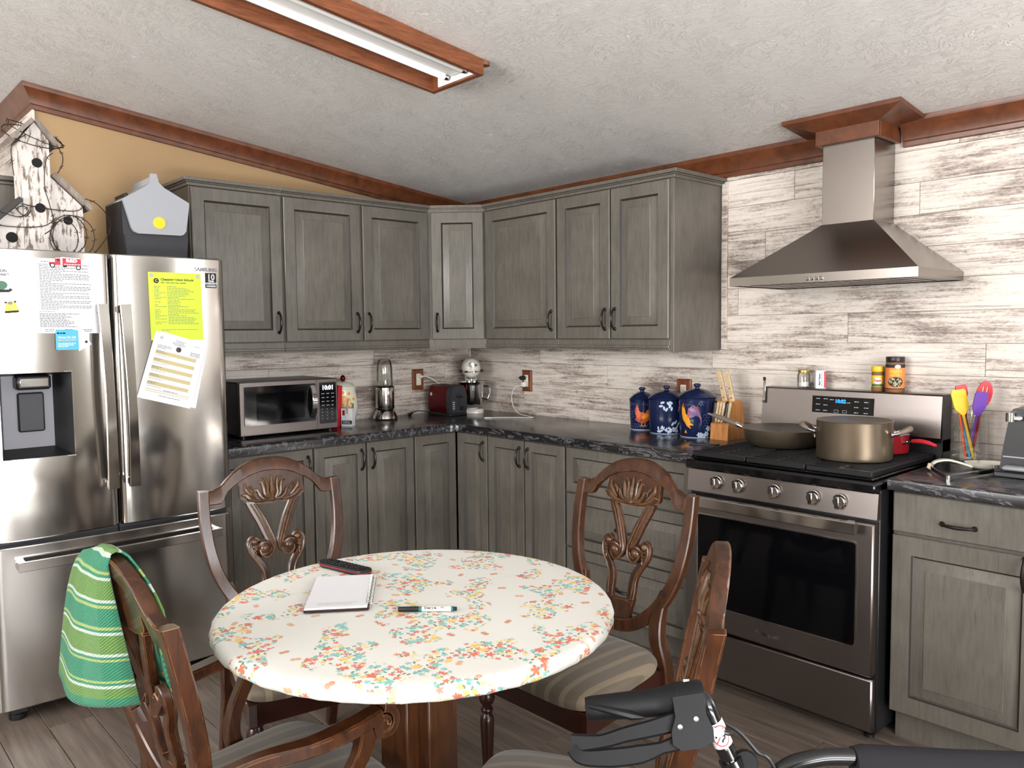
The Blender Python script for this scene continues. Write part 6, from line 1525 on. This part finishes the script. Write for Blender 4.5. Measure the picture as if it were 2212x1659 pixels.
for y, z, r in ((-2.557, 2.123, .019), (-2.553, 1.945, .019), (-2.655, 1.822, .021), (-2.452, 1.905, .018)):
    m = MB(); m.lathe([(r, 0), (r, -.004), (r*.9, -.0005), (0, -.0005)], 20, axis='x', T=Matrix.Translation((.0052 if abs(y+2.555) < .05 else -.0048, y, z-FT))); m.lathe([(0, 0), (r*.97, 0), (r*.97, .0012), (0, .0014)], 20, axis='x', T=Matrix.Translation((.0052 if abs(y+2.555) < .05 else -.0048, y, z-FT))); m.build('entry_hole', 'hole', t, smooth=0)
# barbed wire
def barbed(name, label, loops):
    t = thing(name, label, 'wire', (0, 0, 0)); m = MB()
    for pts in loops:
        P = catmull(pts, 8); m.tube(P, .0019, 6)
        for k in range(6, len(P)-2, 11):
            for q in range(2):
                d = Vector((rn.uniform(-1, 1), rn.uniform(-1, 1), rn.uniform(-1, 1))).normalized()*.011; m.tube([P[k]-d, P[k]+d], .0011, 5)
    m.build('strand', 'rust', t); return t
def ring3(cx_, cy_, cz_, ry, rx, rz, n=12, tilt=0, a0=0, a1=2*PI): return [(cx_+rx*math.sin(a0+(a1-a0)*k/n), cy_+ry*math.cos(a0+(a1-a0)*k/n), cz_+rz*math.sin(a0+(a1-a0)*k/n)+tilt*math.cos(a0+(a1-a0)*k/n)) for k in range(n+1)]
barbed('barbed_wire', 'rusty barbed wire coiled round the birdhouse tower\'s top', [ring3(.345, -2.556, 2.238, .105, -.115, .062, tilt=-.01), ring3(.345, -2.545, 2.250, .098, -.120, .055, tilt=-.03),
   [(.44, -2.60, 2.22), (.43, -2.645, 2.18), (.425, -2.648, 2.12), (.42, -2.642, 2.06)], [(.43, -2.49, 2.2), (.42, -2.468, 2.16), (.42, -2.472, 2.12), (.41, -2.492, 2.08)],
   [(.43, -2.505, 2.165), (.425, -2.53, 2.13), (.415, -2.536, 2.03), (.41, -2.52, 1.96), (.41, -2.508, 1.88), (.42, -2.545, 1.84)]])
barbed('barbed_wire', 'rusty barbed wire coil round the birdhouse\'s right wing', [ring3(.415, -2.455, 1.845, .066, .008, .078), ring3(.425, -2.44, 1.835, .078, .012, .085), ring3(.42, -2.475, 1.83, .052, .008, .070),
   [(.41, -2.62, 1.955), (.415, -2.56, 1.945), (.42, -2.48, 1.94), (.425, -2.42, 1.945), (.40, -2.38, 1.985)], [(.33, -2.37, 2.01), (.34, -2.33, 1.995), (.36, -2.295, 1.95), (.38, -2.285, 1.90), (.39, -2.31, 1.84), (.40, -2.36, 1.775), (.40, -2.39, 1.745)]])
barbed('barbed_wire', 'rusty barbed wire draped across the birdhouse\'s left wing', [[(.42, -2.73, 1.93), (.425, -2.68, 1.91), (.43, -2.63, 1.90), (.425, -2.60, 1.925), (.42, -2.615, 1.945), (.425, -2.64, 1.93), (.425, -2.61, 1.905), (.42, -2.59, 1.93)],
   [(.42, -2.76, 1.87), (.43, -2.68, 1.86), (.43, -2.60, 1.862), (.425, -2.54, 1.875), (.42, -2.50, 1.91)]])
# lunch cooler
t = thing('lunch_cooler', 'charcoal lunch cooler with light grey peaked lid and yellow round button', 'cooler', (0, 0, FT))
y0, y1 = -2.262, -1.990
MT['cooler_body'] = plain('cooler_charcoal', (28, 29, 34), .5); MT['cooler_lid'] = plain('cooler_grey', (152, 154, 160), .5)
m = MB(); m.slab([(y0+.010, .0), (y1-.012, .0), (y1, .15), (y1, .262), (y0, .262), (y0, .15)], .235, .462, lambda y, z, x: (x, y, z)); m.slab([(y0+.012, .006), (y1-.014, .006), (y1-.004, .12), (y0+.004, .12)], .462, .472, lambda y, z, x: (x, y, z)); m.build('body', 'cooler_body', t, smooth=0)
pk = [(y0, .268), (-2.175, .325), (-2.152, .345), (-2.146, .385), (-2.122, .386), (-2.114, .350), (-2.092, .330), (y1+.002, .275), (y1+.002, .262), (-2.004, .150), (-2.016, .135), (-2.03, .130), (-2.205, .127), (-2.222, .134), (-2.232, .150), (y0, .262)]
m = MB(); m.slab(pk, .466, .482, lambda y, z, x: (x, y, z)); ld_ = m.build('front_flap', 'cooler_lid', t, smooth=0)
m = MB(); m.slab([(y0, .262), (y0, .268), (-2.175, .325), (-2.152, .345), (-2.146, .372), (-2.122, .372), (-2.114, .350), (-2.092, .330), (y1+.002, .275), (y1+.002, .262)], .235, .466, lambda y, z, x: (x, y, z)); m.build('lid', 'cooler_lid', t, smooth=0)
m = MB(); m.lathe([(.0255, .480), (.0255, .4840), (.0245, .485), (0, .485)], 28, (0, -2.118, .178), axis='x'); m.build('button', 'yellow', ld_)
m = MB(); m.box(.28, .42, -2.236, -2.222, .284, .303, .003); m.build('side_handle', 'black', t)

# print made of many marks too small to pick apart
for o in bpy.data.objects:
    n = o.name.split('.')[0]
    if n in ('small_print', 'button_print', 'black_print', 'wire_print', 'floral_print', 'daisy_print', 'picture_flecks', 'key_print', 'faint_writing', 'white_print', 'number_print', 'beige_bands', 'slots', 'rivets', 'leaves', 'yellow_flowers', 'carving'):
        if n != 'carving': o['kind'] = 'stuff'
